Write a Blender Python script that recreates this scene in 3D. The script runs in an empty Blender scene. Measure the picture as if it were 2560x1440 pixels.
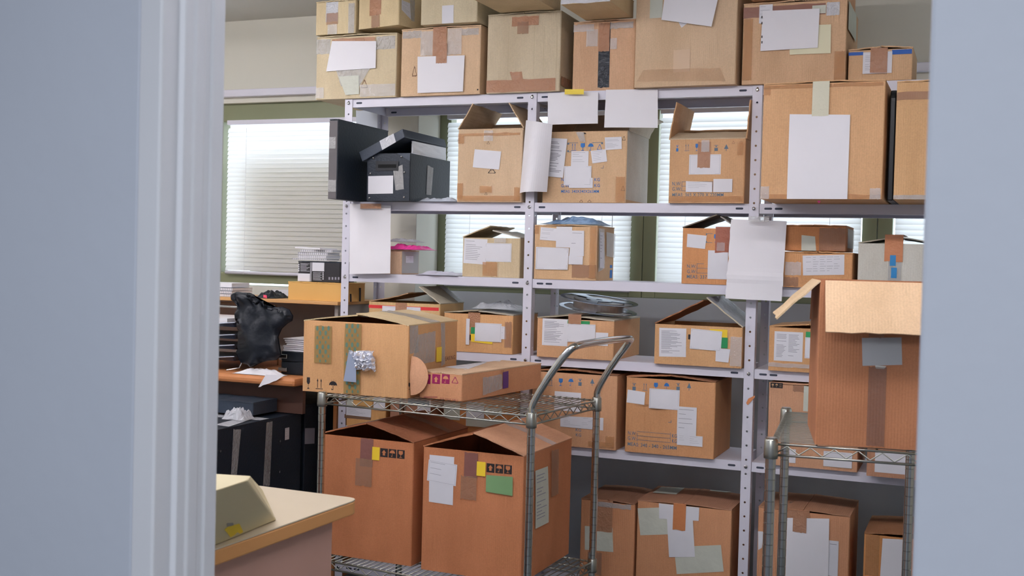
import bpy, math, random
from mathutils import Vector, Matrix, noise
random.seed(7)
C = bpy.context.scene.collection
SC = bpy.context.scene
R = math.radians
PI = math.pi

# ------------------------------------------------------------------ camera
F, CX, CY, H = 2845.0, 1280.0, 720.0, 1.35
EX = Vector((0.9245029, 0.0331100, -0.3797343))
EY = Vector((0.3803089, -0.0130020, 0.9247681))
EX.normalize(); EY = (EY - EX * EY.dot(EX)).normalized()
EZ = EX.cross(EY)
cd = bpy.data.cameras.new('camera'); cam = bpy.data.objects.new('camera', cd); C.objects.link(cam)
cd.sensor_width = 36.0; cd.lens = 36.0 * F / 2560.0; cd.clip_start = 0.02
cd.dof.use_dof = True; cd.dof.focus_distance = 4.3; cd.dof.aperture_fstop = 9.0
cam.matrix_world = Matrix(((EX.x, -EX.y, -EX.z, 0), (EY.x, -EY.y, -EY.z, 0), (EZ.x, -EZ.y, -EZ.z, H), (0, 0, 0, 1)))
SC.camera = cam

# ------------------------------------------------------------------ light
SC.view_settings.view_transform = 'Standard'; SC.view_settings.look = 'None'
SC.view_settings.gamma = 1.0; SC.view_settings.use_curve_mapping = False
SC.view_settings.exposure = 0.0
w = bpy.data.worlds.new('sky'); SC.world = w; w.use_nodes = True
w.node_tree.nodes['Background'].inputs[0].default_value = (0.76, 0.87, 1.0, 1)
w.node_tree.nodes['Background'].inputs[1].default_value = 3.5

def area(name, loc, rot, sx, sy, power, col):
    d = bpy.data.lights.new(name, 'AREA'); d.shape = 'RECTANGLE'; d.size = sx; d.size_y = sy
    d.energy = power; d.color = col
    o = bpy.data.objects.new(name, d); C.objects.link(o); o.location = loc; o.rotation_euler = rot
    return o
area('corridor_ceiling_lamp', (-0.3, -0.5, 2.43), (0, 0, 0), 1.8, 1.0, 62, (0.955, 0.97, 1.0))
ROOM_TUBES = [(-2.9, 2.05), (-1.5, 2.05), (-0.1, 2.05), (-3.2, 3.0)]   # fluorescent ceiling fittings, built below with the room
TUBE_LIGHT = 35.5

# ------------------------------------------------------------------ pixel helpers (2560 x 1440 frame)
def ray(u, v):
    d = Vector((u - CX, v - CY, F))
    return Vector((EX.dot(d), EY.dot(d), EZ.dot(d)))
O = Vector((0, 0, H))
def atY(u, v, Y):
    d = ray(u, v); return O + d * (Y / d.y)
def atX(u, v, X):
    d = ray(u, v); return O + d * (X / d.x)
def atZ(u, v, Z):
    d = ray(u, v); return O + d * ((Z - H) / d.z)
def hit(u, v, P, n):
    d = ray(u, v); return O + d * ((P - O).dot(n) / d.dot(n))
# zoom windows on the photograph: origin x, origin y, scale
W0 = (0, 0, 1); K1 = (520, 0, 3.654); K2 = (1160, 0, 3.654); K3 = (1760, 0, 3.654); K4 = (800, 230, 4.571)
K5 = (1280, 230, 4); K6 = (1800, 400, 4.235); K7 = (830, 480, 4.8); K8 = (1280, 520, 4)
L1 = (520, 560, 3.6); L2 = (520, 920, 4.5); L3 = (500, 1140, 4.8); L4 = (740, 690, 4.364); L5 = (780, 960, 3)
L6 = (1300, 720, 3.272); L7 = (1440, 1100, 4.235); L8 = (1840, 680, 1.894)
M1 = (780, 960, 6.4); M2 = (1160, 960, 6.4); M3 = (1880, 660, 2.88); M4 = (1860, 1100, 4.235); M7 = (530, 690, 8.47); M8 = (1080, 560, 6)
def cv(k, x, y): return (k[0] + x / k[2], k[1] + y / k[2])

# ------------------------------------------------------------------ materials
def lin(c):
    out = []
    for x in c[:3]:
        x = x / 255.0
        out.append(x / 12.92 if x <= 0.04045 else ((x + 0.055) / 1.055) ** 2.4)
    return tuple(out) + (1,)
MATS = {}
def newmat(name):
    m = bpy.data.materials.new(name); m.use_nodes = True
    return m, m.node_tree, m.node_tree.nodes['Principled BSDF']
def mat(name, col, rough=0.6, metal=0.0, spec=0.5, var=0.0, vscale=6.0, bump=0.0, bscale=60.0, coat=0.0):
    if name in MATS: return MATS[name]
    m, nt, b = newmat(name)
    b.inputs['Base Color'].default_value = lin(col)
    b.inputs['Roughness'].default_value = rough; b.inputs['Metallic'].default_value = metal
    b.inputs['Specular IOR Level'].default_value = spec
    if coat: b.inputs['Coat Weight'].default_value = coat
    tc = nt.nodes.new('ShaderNodeTexCoord')
    if var:
        n = nt.nodes.new('ShaderNodeTexNoise'); n.inputs['Scale'].default_value = vscale; n.inputs['Detail'].default_value = 4
        nt.links.new(tc.outputs['Object'], n.inputs['Vector'])
        mx = nt.nodes.new('ShaderNodeMix'); mx.data_type = 'RGBA'
        c = lin(col)
        mx.inputs[6].default_value = tuple(x * (1 - var) for x in c[:3]) + (1,)
        mx.inputs[7].default_value = tuple(min(1, x * (1 + var)) for x in c[:3]) + (1,)
        nt.links.new(n.outputs[0], mx.inputs[0]); nt.links.new(mx.outputs[2], b.inputs['Base Color'])
    if bump:
        n2 = nt.nodes.new('ShaderNodeTexNoise'); n2.inputs['Scale'].default_value = bscale; n2.inputs['Detail'].default_value = 3
        nt.links.new(tc.outputs['Object'], n2.inputs['Vector'])
        bp = nt.nodes.new('ShaderNodeBump'); bp.inputs['Strength'].default_value = bump; bp.inputs['Distance'].default_value = 0.004
        nt.links.new(n2.outputs[0], bp.inputs['Height']); nt.links.new(bp.outputs[0], b.inputs['Normal'])
    MATS[name] = m
    return m
def card(col, name=None):
    """cardboard: fibre noise, faint corrugation, soft stains"""
    g = 0.30 * col[0] + 0.59 * col[1] + 0.11 * col[2]
    col = [min(255, (g + (x - g) * 0.78) * 1.04) for x in col]
    key = 'cardboard_%d_%d_%d' % tuple(col)
    if key in MATS: return MATS[key]
    m, nt, b = newmat(key)
    tc = nt.nodes.new('ShaderNodeTexCoord'); L = nt.links
    c = lin(col)
    n = nt.nodes.new('ShaderNodeTexNoise'); n.inputs['Scale'].default_value = 5; n.inputs['Detail'].default_value = 5; n.inputs['Roughness'].default_value = 0.6
    mp = nt.nodes.new('ShaderNodeMapping'); mp.inputs['Scale'].default_value = (1, 1, 0.35)
    L.new(tc.outputs['Object'], mp.inputs[0]); L.new(mp.outputs[0], n.inputs['Vector'])
    cr = nt.nodes.new('ShaderNodeValToRGB')
    cr.color_ramp.elements[0].position = 0.3; cr.color_ramp.elements[1].position = 0.72
    cr.color_ramp.elements[0].color = (c[0] * 0.84, c[1] * 0.80, c[2] * 0.75, 1)
    cr.color_ramp.elements[1].color = (min(1, c[0] * 1.08), min(1, c[1] * 1.07), min(1, c[2] * 1.06), 1)
    L.new(n.outputs[0], cr.inputs[0])
    n3 = nt.nodes.new('ShaderNodeTexNoise'); n3.inputs['Scale'].default_value = 220; n3.inputs['Detail'].default_value = 2
    L.new(tc.outputs['Object'], n3.inputs['Vector'])
    mr = nt.nodes.new('ShaderNodeMapRange'); mr.inputs[1].default_value = 0.3; mr.inputs[2].default_value = 0.7
    mr.inputs[3].default_value = 0.93; mr.inputs[4].default_value = 1.05
    L.new(n3.outputs[0], mr.inputs[0])
    mx = nt.nodes.new('ShaderNodeMix'); mx.data_type = 'RGBA'; mx.blend_type = 'MULTIPLY'; mx.inputs[0].default_value = 1
    L.new(cr.outputs[0], mx.inputs[6]); L.new(mr.outputs[0], mx.inputs[7]); L.new(mx.outputs[2], b.inputs['Base Color'])
    wv = nt.nodes.new('ShaderNodeTexWave'); wv.inputs['Scale'].default_value = 45; wv.inputs['Distortion'].default_value = 0.6
    L.new(tc.outputs['Object'], wv.inputs['Vector'])
    n4 = nt.nodes.new('ShaderNodeTexNoise'); n4.inputs['Scale'].default_value = 9; n4.inputs['Detail'].default_value = 3
    L.new(tc.outputs['Object'], n4.inputs['Vector'])
    ad = nt.nodes.new('ShaderNodeMath'); ad.operation = 'MULTIPLY_ADD'; ad.inputs[1].default_value = 0.07
    L.new(wv.outputs['Fac'], ad.inputs[0])
    m4 = nt.nodes.new('ShaderNodeMath'); m4.operation = 'MULTIPLY'; m4.inputs[1].default_value = 1.6
    L.new(n4.outputs[0], m4.inputs[0]); L.new(m4.outputs[0], ad.inputs[2])
    bp = nt.nodes.new('ShaderNodeBump'); bp.inputs['Strength'].default_value = 0.6; bp.inputs['Distance'].default_value = 0.006
    L.new(ad.outputs[0], bp.inputs['Height']); L.new(bp.outputs[0], b.inputs['Normal'])
    b.inputs['Roughness'].default_value = 0.78; b.inputs['Specular IOR Level'].default_value = 0.25
    MATS[key] = m
    return m
def film(name, col, alpha, rough=0.18, bump=0.9, bscale=55.0, gloss=0.5):
    """adhesive tape / plastic film: partly see-through, shiny, creased"""
    if name in MATS: return MATS[name]
    m, nt, b = newmat(name); L = nt.links
    b.inputs['Base Color'].default_value = lin(col); b.inputs['Roughness'].default_value = rough
    b.inputs['Specular IOR Level'].default_value = gloss
    tc = nt.nodes.new('ShaderNodeTexCoord')
    n = nt.nodes.new('ShaderNodeTexNoise'); n.inputs['Scale'].default_value = bscale; n.inputs['Detail'].default_value = 4; n.inputs['Distortion'].default_value = 1.5
    L.new(tc.outputs['Object'], n.inputs['Vector'])
    bp = nt.nodes.new('ShaderNodeBump'); bp.inputs['Strength'].default_value = bump; bp.inputs['Distance'].default_value = 0.006
    L.new(n.outputs[0], bp.inputs['Height']); L.new(bp.outputs[0], b.inputs['Normal'])
    tr = nt.nodes.new('ShaderNodeBsdfTransparent'); ms = nt.nodes.new('ShaderNodeMixShader')
    ms.inputs[0].default_value = alpha
    L.new(tr.outputs[0], ms.inputs[1]); L.new(b.outputs[0], ms.inputs[2])
    L.new(ms.outputs[0], nt.nodes['Material Output'].inputs['Surface'])
    MATS[name] = m
    return m
def glassmat():
    m, nt, b = newmat('window_glass'); L = nt.links
    tr = nt.nodes.new('ShaderNodeBsdfTransparent'); gl = nt.nodes.new('ShaderNodeBsdfGlossy'); gl.inputs['Roughness'].default_value = 0.02
    ms = nt.nodes.new('ShaderNodeMixShader'); ms.inputs[0].default_value = 0.06
    L.new(tr.outputs[0], ms.inputs[1]); L.new(gl.outputs[0], ms.inputs[2]); L.new(ms.outputs[0], nt.nodes['Material Output'].inputs['Surface'])
    return m
def slatmat():
    m, nt, b = newmat('blind_slat_white'); L = nt.links
    d = nt.nodes.new('ShaderNodeBsdfDiffuse'); d.inputs[0].default_value = (0.86, 0.86, 0.86, 1)
    t = nt.nodes.new('ShaderNodeBsdfTranslucent'); t.inputs[0].default_value = (0.88, 0.88, 0.86, 1)
    ms = nt.nodes.new('ShaderNodeMixShader'); ms.inputs[0].default_value = 0.44
    L.new(d.outputs[0], ms.inputs[1]); L.new(t.outputs[0], ms.inputs[2]); L.new(ms.outputs[0], nt.nodes['Material Output'].inputs['Surface'])
    return m
PALE = (205, 188, 150); TAN = (204, 170, 128); KRAFT = (198, 148, 100); ORANGE = (192, 124, 78); GREYC = (196, 188, 168)
PAPER = mat('white_paper', (232, 231, 236), 0.7, var=0.03, bump=0.25, bscale=14)
SHEET = mat('label_paper', (222, 222, 228), 0.65, var=0.05, vscale=20)
SHEETG = mat('aged_label_paper', (200, 203, 190), 0.6, var=0.08, vscale=24, bump=0.4, bscale=50)
INKG = mat('faint_grey_print', (150, 150, 160), 0.7)
INKK = mat('black_print', (38, 32, 34), 0.7)
INKB = mat('blue_print', (42, 108, 176), 0.7)
INKBF = mat('faded_blue_print', (88, 110, 130), 0.7)
INKM = mat('magenta_print', (150, 20, 84), 0.7)
INKF = mat('faded_brown_print', (120, 88, 66), 0.7)
CLEAR = film('clear_tape', (236, 234, 234), 0.30, rough=0.12, gloss=0.9)
CLEARG = film('grey_clear_tape', (214, 214, 214), 0.36, rough=0.15, gloss=0.8)
SILV = film('silvery_film', (235, 238, 245), 0.62, rough=0.10, bump=1.0, bscale=60, gloss=1.0)
BROWNT = film('brown_tape', (202, 150, 116), 0.6, rough=0.22)
BROWNF = film('faint_brown_tape', (190, 146, 118), 0.38, rough=0.3)
FAINT = film('faint_amber_tape', (214, 170, 128), 0.14, rough=0.25)
ORANT = film('orange_tape', (218, 162, 108), 0.34, rough=0.3)
MASK = mat('masking_tape', (214, 212, 190), 0.6, bump=0.6, bscale=90)
YEL = mat('yellow_sticker', (240, 205, 50), 0.6)
GRN = mat('green_sticker', (30, 140, 80), 0.6)
GRNP = mat('dull_green_sticker', (122, 160, 110), 0.6)
REDT = mat('red_stripe', (214, 50, 52), 0.6)
BLUT = mat('blue_stripe', (36, 92, 176), 0.6)
BLUS = mat('bright_blue_sticker', (40, 134, 196), 0.6)
PURP = mat('purple_tape', (92, 48, 122), 0.5)
BLKT = film('black_tape', (22, 30, 42), 0.95, rough=0.25)
BLACK = mat('black_board', (22, 33, 46), 0.5, var=0.15, bump=0.3, bscale=120)
BLACK2 = mat('black_board_side', (52, 62, 76), 0.45, var=0.1, bump=0.2, bscale=120)
BLKP = mat('black_plastic', (20, 26, 34), 0.35)
CHROME = mat('chrome', (200, 200, 196), 0.16, metal=1.0, var=0.08, vscale=30)
ZINC = mat('zinc_wire', (168, 168, 160), 0.3, metal=1.0, var=0.1, vscale=40)
WSTEEL = mat('white_painted_steel', (216, 215, 227), 0.42, var=0.04, vscale=4, bump=0.1, bscale=20)
HOLE = mat('dark_slot', (60, 66, 82), 0.8)
RIVET = mat('rivet_metal', (190, 190, 190), 0.25, metal=1.0)
WOODT = mat('light_wood_laminate', (202, 188, 164), 0.5, var=0.05, vscale=8)
WOODE = mat('orange_wood_edge', (206, 150, 92), 0.5, var=0.06)
WOODP = mat('pinkish_wood_panel', (194, 154, 140), 0.55, var=0.1, vscale=5)
WOODO = mat('orange_wood', (200, 132, 82), 0.45, var=0.1, vscale=7)
TANB = mat('tan_card_face', (222, 172, 96), 0.6, var=0.05)

# ------------------------------------------------------------------ mesh builder
class MB:
    def __init__(s): s.v = []; s.f = []; s.m = []
    def poly(s, pts, m=0):
        b = len(s.v); s.v += [tuple(p) for p in pts]; s.f.append(tuple(range(b, b + len(pts)))); s.m.append(m); return s
    def box(s, a, b, m=0, T=None):
        x0, y0, z0 = a; x1, y1, z1 = b
        P = [Vector(p) for p in ((x0, y0, z0), (x1, y0, z0), (x1, y1, z0), (x0, y1, z0), (x0, y0, z1), (x1, y0, z1), (x1, y1, z1), (x0, y1, z1))]
        if T: P = [T @ p for p in P]
        i = len(s.v); s.v += [tuple(p) for p in P]
        for q in ((0, 3, 2, 1), (4, 5, 6, 7), (0, 1, 5, 4), (1, 2, 6, 5), (2, 3, 7, 6), (3, 0, 4, 7)):
            s.f.append(tuple(i + k for k in q)); s.m.append(m)
        return s
    def grid(s, fn, nu, nv, m=0):
        b = len(s.v)
        for j in range(nv + 1):
            for i in range(nu + 1): s.v.append(tuple(fn(i / nu, j / nv)))
        for j in range(nv):
            for i in range(nu):
                a = b + j * (nu + 1) + i
                s.f.append((a, a + 1, a + nu + 2, a + nu + 1)); s.m.append(m)
        return s
    def slab(s, fn, n, nu, nv, th, m=0):
        """closed thick sheet: fn(s,t) surface, n(s,t) or vector offset direction, th thickness"""
        N = n if callable(n) else (lambda a, b: n)
        b0 = len(s.v); k = (nu + 1) * (nv + 1)
        for j in range(nv + 1):
            for i in range(nu + 1): s.v.append(tuple(Vector(fn(i / nu, j / nv))))
        for j in range(nv + 1):
            for i in range(nu + 1): s.v.append(tuple(Vector(fn(i / nu, j / nv)) + Vector(N(i / nu, j / nv)) * th))
        def I(i, j, l): return b0 + l * k + j * (nu + 1) + i
        for j in range(nv):
            for i in range(nu):
                s.f.append((I(i, j, 0), I(i, j + 1, 0), I(i + 1, j + 1, 0), I(i + 1, j, 0))); s.m.append(m)
                s.f.append((I(i, j, 1), I(i + 1, j, 1), I(i + 1, j + 1, 1), I(i, j + 1, 1))); s.m.append(m)
        for i in range(nu):
            s.f.append((I(i, 0, 0), I(i + 1, 0, 0), I(i + 1, 0, 1), I(i, 0, 1))); s.m.append(m)
            s.f.append((I(i + 1, nv, 0), I(i, nv, 0), I(i, nv, 1), I(i + 1, nv, 1))); s.m.append(m)
        for j in range(nv):
            s.f.append((I(0, j + 1, 0), I(0, j, 0), I(0, j, 1), I(0, j + 1, 1))); s.m.append(m)
            s.f.append((I(nu, j, 0), I(nu, j + 1, 0), I(nu, j + 1, 1), I(nu, j, 1))); s.m.append(m)
        return s
    def tube(s, path, r, seg=8, m=0, cap=True):
        path = [Vector(p) for p in path]; b = len(s.v); n = len(path); prev = None
        for i, p in enumerate(path):
            t = (path[min(i + 1, n - 1)] - path[max(i - 1, 0)]).normalized()
            if prev is None:
                a = Vector((0, 0, 1)) if abs(t.z) < 0.9 else Vector((1, 0, 0)); x = t.cross(a).normalized()
            else: x = (prev - t * prev.dot(t)).normalized()
            prev = x; y = t.cross(x); rr = r[i] if isinstance(r, (list, tuple)) else r
            for k in range(seg):
                a = 2 * PI * k / seg; s.v.append(tuple(p + x * math.cos(a) * rr + y * math.sin(a) * rr))
        for i in range(n - 1):
            for k in range(seg):
                k2 = (k + 1) % seg; s.f.append((b + i * seg + k, b + i * seg + k2, b + (i + 1) * seg + k2, b + (i + 1) * seg + k)); s.m.append(m)
        if cap:
            s.f.append(tuple(b + k for k in range(seg - 1, -1, -1))); s.m.append(m)
            s.f.append(tuple(b + (n - 1) * seg + k for k in range(seg))); s.m.append(m)
        return s
    def prism(s, pts, d, m=0):
        """outline pts (3d) extruded by vector d"""
        d = Vector(d); a = [Vector(p) for p in pts]; n = len(a); b = len(s.v)
        s.v += [tuple(p) for p in a] + [tuple(p + d) for p in a]
        s.f.append(tuple(range(b, b + n))); s.m.append(m); s.f.append(tuple(range(b + 2 * n - 1, b + n - 1, -1))); s.m.append(m)
        for i in range(n):
            j = (i + 1) % n; s.f.append((b + i, b + n + i, b + n + j, b + j)); s.m.append(m)
        return s
    def build(s, name, mats, parent=None, local=False, smooth=False, bevel=0.0, solid=0.0):
        if not isinstance(mats, (list, tuple)): mats = [mats]
        me = bpy.data.meshes.new(name)
        V = [Vector(v) for v in s.v]
        if parent is not None and not local:
            inv = WM(parent).inverted(); V = [inv @ v for v in V]
        me.from_pydata([tuple(v) for v in V], [], s.f); me.validate()
        if len(me.polygons) == len(s.m): me.polygons.foreach_set('material_index', s.m)
        for m in mats: me.materials.append(m)
        if smooth:
            for p in me.polygons: p.use_smooth = True
        o = bpy.data.objects.new(name, me); C.objects.link(o)
        if parent is not None: o.parent = parent
        if bevel:
            md = o.modifiers.new('bevel', 'BEVEL'); md.width = bevel; md.segments = 2; md.limit_method = 'ANGLE'
        if solid:
            md = o.modifiers.new('solid', 'SOLIDIFY'); md.thickness = solid; md.offset = 0
        return o
def WM(o):
    m = o.matrix_basis.copy()
    return WM(o.parent) @ m if o.parent else m
def thing(name, label, cat, loc=(0, 0, 0), rz=0.0, group=None):
    o = bpy.data.objects.new(name, None); C.objects.link(o); o.empty_display_size = 0.05
    o.matrix_basis = Matrix.Translation(Vector(loc)) @ Matrix.Rotation(rz, 4, 'Z')
    return tag(o, label, cat, group)
def tag(o, label, cat, group=None):
    o['label'] = label; o['category'] = cat
    if group: o['group'] = group
    return o
def struct(o):
    o['kind'] = 'structure'; return o

# ------------------------------------------------------------------ glyphs and text
_txt = {}
def text_tris(s):
    if s in _txt: return _txt[s]
    c = bpy.data.curves.new('t', 'FONT'); c.body = s; c.size = 1.0; c.resolution_u = 2; c.offset = 0.010; c.space_character = 1.05
    o = bpy.data.objects.new('t', c); C.objects.link(o)
    dg = bpy.context.evaluated_depsgraph_get(); me = o.evaluated_get(dg).to_mesh()
    vs = [(v.co.x, v.co.y) for v in me.vertices]; fs = [tuple(p.vertices) for p in me.polygons]
    o.evaluated_get(dg).to_mesh_clear(); bpy.data.objects.remove(o); bpy.data.curves.remove(c)
    w_ = max((v[0] for v in vs), default=1)
    _txt[s] = (vs, fs, w_); return _txt[s]
def ring(cx, cy, r, n, a0=0, a1=360): return [(cx + r * math.cos(R(a0 + (a1 - a0) * i / n)), cy + r * math.sin(R(a0 + (a1 - a0) * i / n))) for i in range(n + 1)]
def gl(name):
    """list of outlines in the unit square"""
    up = lambda x, w_=0.035, hw=0.1: [[(x - w_, 0.12), (x + w_, 0.12), (x + w_, 0.72), (x + hw, 0.72), (x, 0.98), (x - hw, 0.72), (x - w_, 0.72)]]
    if name == 'up': return up(0.28) + up(0.72) + [[(0.05, 0.0), (0.95, 0.0), (0.95, 0.06), (0.05, 0.06)]]
    if name == 'glass': return [[(0.15, 1), (0.12, 0.6), (0.28, 0.45), (0.46, 0.4), (0.46, 0.1), (0.25, 0.05), (0.25, 0.0), (0.75, 0.0), (0.75, 0.05), (0.54, 0.1), (0.54, 0.4), (0.72, 0.45), (0.88, 0.6), (0.85, 1)]]
    if name == 'umbrella': return [ring(0.5, 0.5, 0.48, 12, 0, 180) + [(0.18, 0.56), (0.34, 0.5), (0.5, 0.56), (0.66, 0.5), (0.82, 0.56)], [(0.47, 0.5), (0.47, 0.1), (0.36, 0.08), (0.36, 0.18), (0.3, 0.18), (0.3, 0.0), (0.53, 0.02), (0.53, 0.5)],
                                   [(0.3, 1.02), (0.34, 1.02), (0.37, 1.12), (0.33, 1.12)], [(0.55, 1.04), (0.59, 1.04), (0.62, 1.14), (0.58, 1.14)], [(0.78, 0.96), (0.82, 0.96), (0.86, 1.06), (0.82, 1.06)]]
    if name == 'triangle':
        out = []
        P = [(0.5, 0.95), (0.05, 0.1), (0.95, 0.1)]
        for i in range(3):
            a, b = P[i], P[(i + 1) % 3]; dx, dy = b[0] - a[0], b[1] - a[1]; l = math.hypot(dx, dy); nx, ny = -dy / l * 0.07, dx / l * 0.07
            q = lambda t, s: (a[0] + dx * t + nx * s, a[1] + dy * t + ny * s)
            out.append([q(0.05, 0), q(0.75, 0), q(0.75, -0.5), q(0.95, 0.6), q(0.75, 1.7), q(0.75, 1), q(0.12, 1)])
        return out
    if name == 'frame_up': return [[(0.3, 0.1), (0.7, 0.1), (0.7, 0.5), (0.9, 0.5), (0.5, 0.92), (0.1, 0.5), (0.3, 0.5)]]
    if name == 'brackets':
        t = 0.05; return [[(0, 1), (0.3, 1), (0.3, 1 - t), (t, 1 - t), (t, 0.8), (0, 0.8)], [(0.7, 1), (1, 1), (1, 0.8), (1 - t, 0.8), (1 - t, 1 - t), (0.7, 1 - t)],
                          [(0, 0), (0, 0.2), (t, 0.2), (t, t), (0.3, t), (0.3, 0)], [(0.7, 0), (0.7, t), (1 - t, t), (1 - t, 0.2), (1, 0.2), (1, 0)]]
    if name == 'tree': return [[(0.5, 1), (0.1, 0.3), (0.45, 0.3), (0.45, 0), (0.55, 0), (0.55, 0.3), (0.9, 0.3)]]
    if name == 'jar': return [[(0.15, 0.95), (0.85, 0.95), (0.85, 0.88), (0.15, 0.88)], [(0.2, 0.5), (0.8, 0.5), (0.8, 0), (0.2, 0)], [(0.3, 0.82), (0.7, 0.82), (0.55, 0.6), (0.45, 0.6)]]
    if name == 'box': return [[(0, 0), (1, 0), (1, 1), (0, 1)]]

# ------------------------------------------------------------------ cartons
CARTONS = []
class Carton:
    """a carton: P0 world position of the front lower left corner, r turn about z, w d h size"""
    def __init__(s, label, P0, r, w_, d, h, col, name='cardboard_box', cat='box', group=None, open_top=True, bulge=0.003, wall=0.004, cmat=None):
        s.w, s.d, s.h, s.bulge_, s.wall = w_, d, h, bulge, wall
        s.T = Matrix.Translation(P0) @ Matrix.Rotation(r, 4, 'Z'); s.r = r
        s.root = thing(name, label, cat, s.T @ Vector((w_ / 2, d / 2, 0)), r, group)
        s.off = Vector((-w_ / 2, -d / 2, 0)); s.mat = cmat or card(col); s.inks = []; s.ink = MB(); s.seed = random.random() * 100
        s.n = 0; s.dents = []; s.res = (8, 6, 8); s.open_top = open_top; s.nx, s.ny = (s.T.to_3x3() @ Vector((1, 0, 0))), (s.T.to_3x3() @ Vector((0, 1, 0)))
        s.P0 = Vector(P0); CARTONS.append(s)
    # pixel -> face coordinates
    def px(s, face, u, v):
        if face == 'front': p = hit(u, v, s.P0, s.ny)
        elif face == 'right': p = hit(u, v, s.P0 + s.nx * s.w, s.nx)
        elif face == 'left': p = hit(u, v, s.P0, s.nx)
        elif face == 'top': p = hit(u, v, s.P0 + Vector((0, 0, s.h)), Vector((0, 0, 1)))
        l = s.T.inverted() @ p
        return {'front': (l.x, l.z), 'right': (l.y, l.z), 'left': (l.y, l.z), 'top': (l.x, l.y)}[face]
    def b(s, face, a, c):
        L_ = s.w if face == 'front' else s.d
        a_ = min(1, max(0, a / L_)); c_ = min(1, max(0, c / s.h))
        k = math.sin(PI * a_) * math.sin(PI * c_)
        o = s.bulge_ * k * (0.7 + 0.6 * noise.noise(Vector((a * 4 + s.seed, c * 4, 0))))
        for fc, da, dc, sa, sc_, dp in s.dents:
            if fc == face: o -= dp * math.exp(-((a - da) / sa) ** 2 - ((c - dc) / sc_) ** 2)
        return o
    def at(s, face, a, c, lift=0.0):
        if face == 'front': return Vector((a, -lift - s.b(face, a, c), c)) + s.off
        if face == 'right': return Vector((s.w + lift + s.b(face, a, c), a, c)) + s.off
        if face == 'left': return Vector((-lift - s.b(face, a, c), a, c)) + s.off
        return Vector((a, c, s.h + 0.005 + lift)) + s.off
    def clampq(s, face, q):
        A = s.d if face in ('right', 'left') else s.w; B = s.d if face == 'top' else s.h
        return [(min(A, max(0, a)), min(B, max(0, c))) for a, c in q]
    def ext(s, face, k, x0, y0, x1, y1):
        xm, ym = (x0 + x1) / 2, (y0 + y1) / 2
        return s.px(face, *cv(k, x0, ym))[0], s.px(face, *cv(k, x1, ym))[0], s.px(face, *cv(k, xm, y0))[1], s.px(face, *cv(k, xm, y1))[1]
    def quad(s, face, k, pts, clamp=True):
        """pts: 4 numbers = upright rectangle x0 y0 x1 y1, or 4 points (tl tr br bl), read in zoom window k"""
        if len(pts) == 4 and not hasattr(pts[0], '__len__'):
            x0, y0, x1, y1 = pts; a0, a1, c1, c0 = s.ext(face, k, x0, y0, x1, y1); q = [(a0, c1), (a1, c1), (a1, c0), (a0, c0)]
        else: q = [s.px(face, *cv(k, *p)) for p in pts]
        return s.clampq(face, q) if clamp else q
    def decal(s, face, k, pts, m, name, label=None, lines=0, border=False, ragged=False, lift=None, q=None, cols=1, th=None):
        s.n += 1; lf = 0.0006 * s.n if lift is None else lift
        q = q or s.quad(face, k, pts)
        def uv(a, t):
            x = (q[0][0] * (1 - a) + q[1][0] * a) * t + (q[3][0] * (1 - a) + q[2][0] * a) * (1 - t)
            y = (q[0][1] * (1 - a) + q[1][1] * a) * t + (q[3][1] * (1 - a) + q[2][1] * a) * (1 - t)
            return x, y
        def fn(a, t, l=lf):
            x, y = uv(a, t)
            if ragged and (t in (0, 1)): y += 0.004 * noise.noise(Vector((a * 9 + s.seed, t * 3, s.n)))
            return s.at(face, x, y, l)
        mb = MB(); nvec = {'front': (0, -1, 0), 'right': (1, 0, 0), 'left': (-1, 0, 0), 'top': (0, 0, 1)}[face]
        mb.slab(fn, Vector(nvec), 8, 8, th or 0.0003)
        mats = [m]
        lift2 = lf + 0.0005
        def bar(a0, t0, a1, t1):
            P = [s.at(face, *uv(a, t), lift2) for a, t in ((a0, t0), (a1, t0), (a1, t1), (a0, t1))]; mb.poly(P, 1)
        if border or lines: mats.append(INKG)
        if border:
            e, g = 0.035, 0.008
            bar(e, e, 1 - e, e + g); bar(e, 1 - e - g, 1 - e, 1 - e); bar(e, e, e + g * 0.7, 1 - e); bar(1 - e - g * 0.7, e, 1 - e, 1 - e)
        rr = random.Random(s.n * 31 + int(s.seed * 10))
        for c_ in range(cols if lines else 0):
            for i in range(lines):
                t = 0.9 - 0.8 * i / max(1, lines); a0 = 0.08 + 0.84 * c_ / cols; a1 = a0 + (0.84 / cols) * rr.uniform(0.35, 0.92)
                if rr.random() < 0.12: continue
                bar(a0, t - 0.008, a1, t + 0.008)
        o = mb.build(name, mats, s.root, local=True)
        if label: o['label'] = label
        return o
    def paper(s, face, k, pts, name='shipping_label', m=None, **kw): return s.decal(face, k, pts, m or SHEET, name, **kw)
    def tape(s, face, k, pts, m=None, name='packing_tape', **kw): return s.decal(face, k, pts, m or CLEAR, name, ragged=True, **kw)
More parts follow.
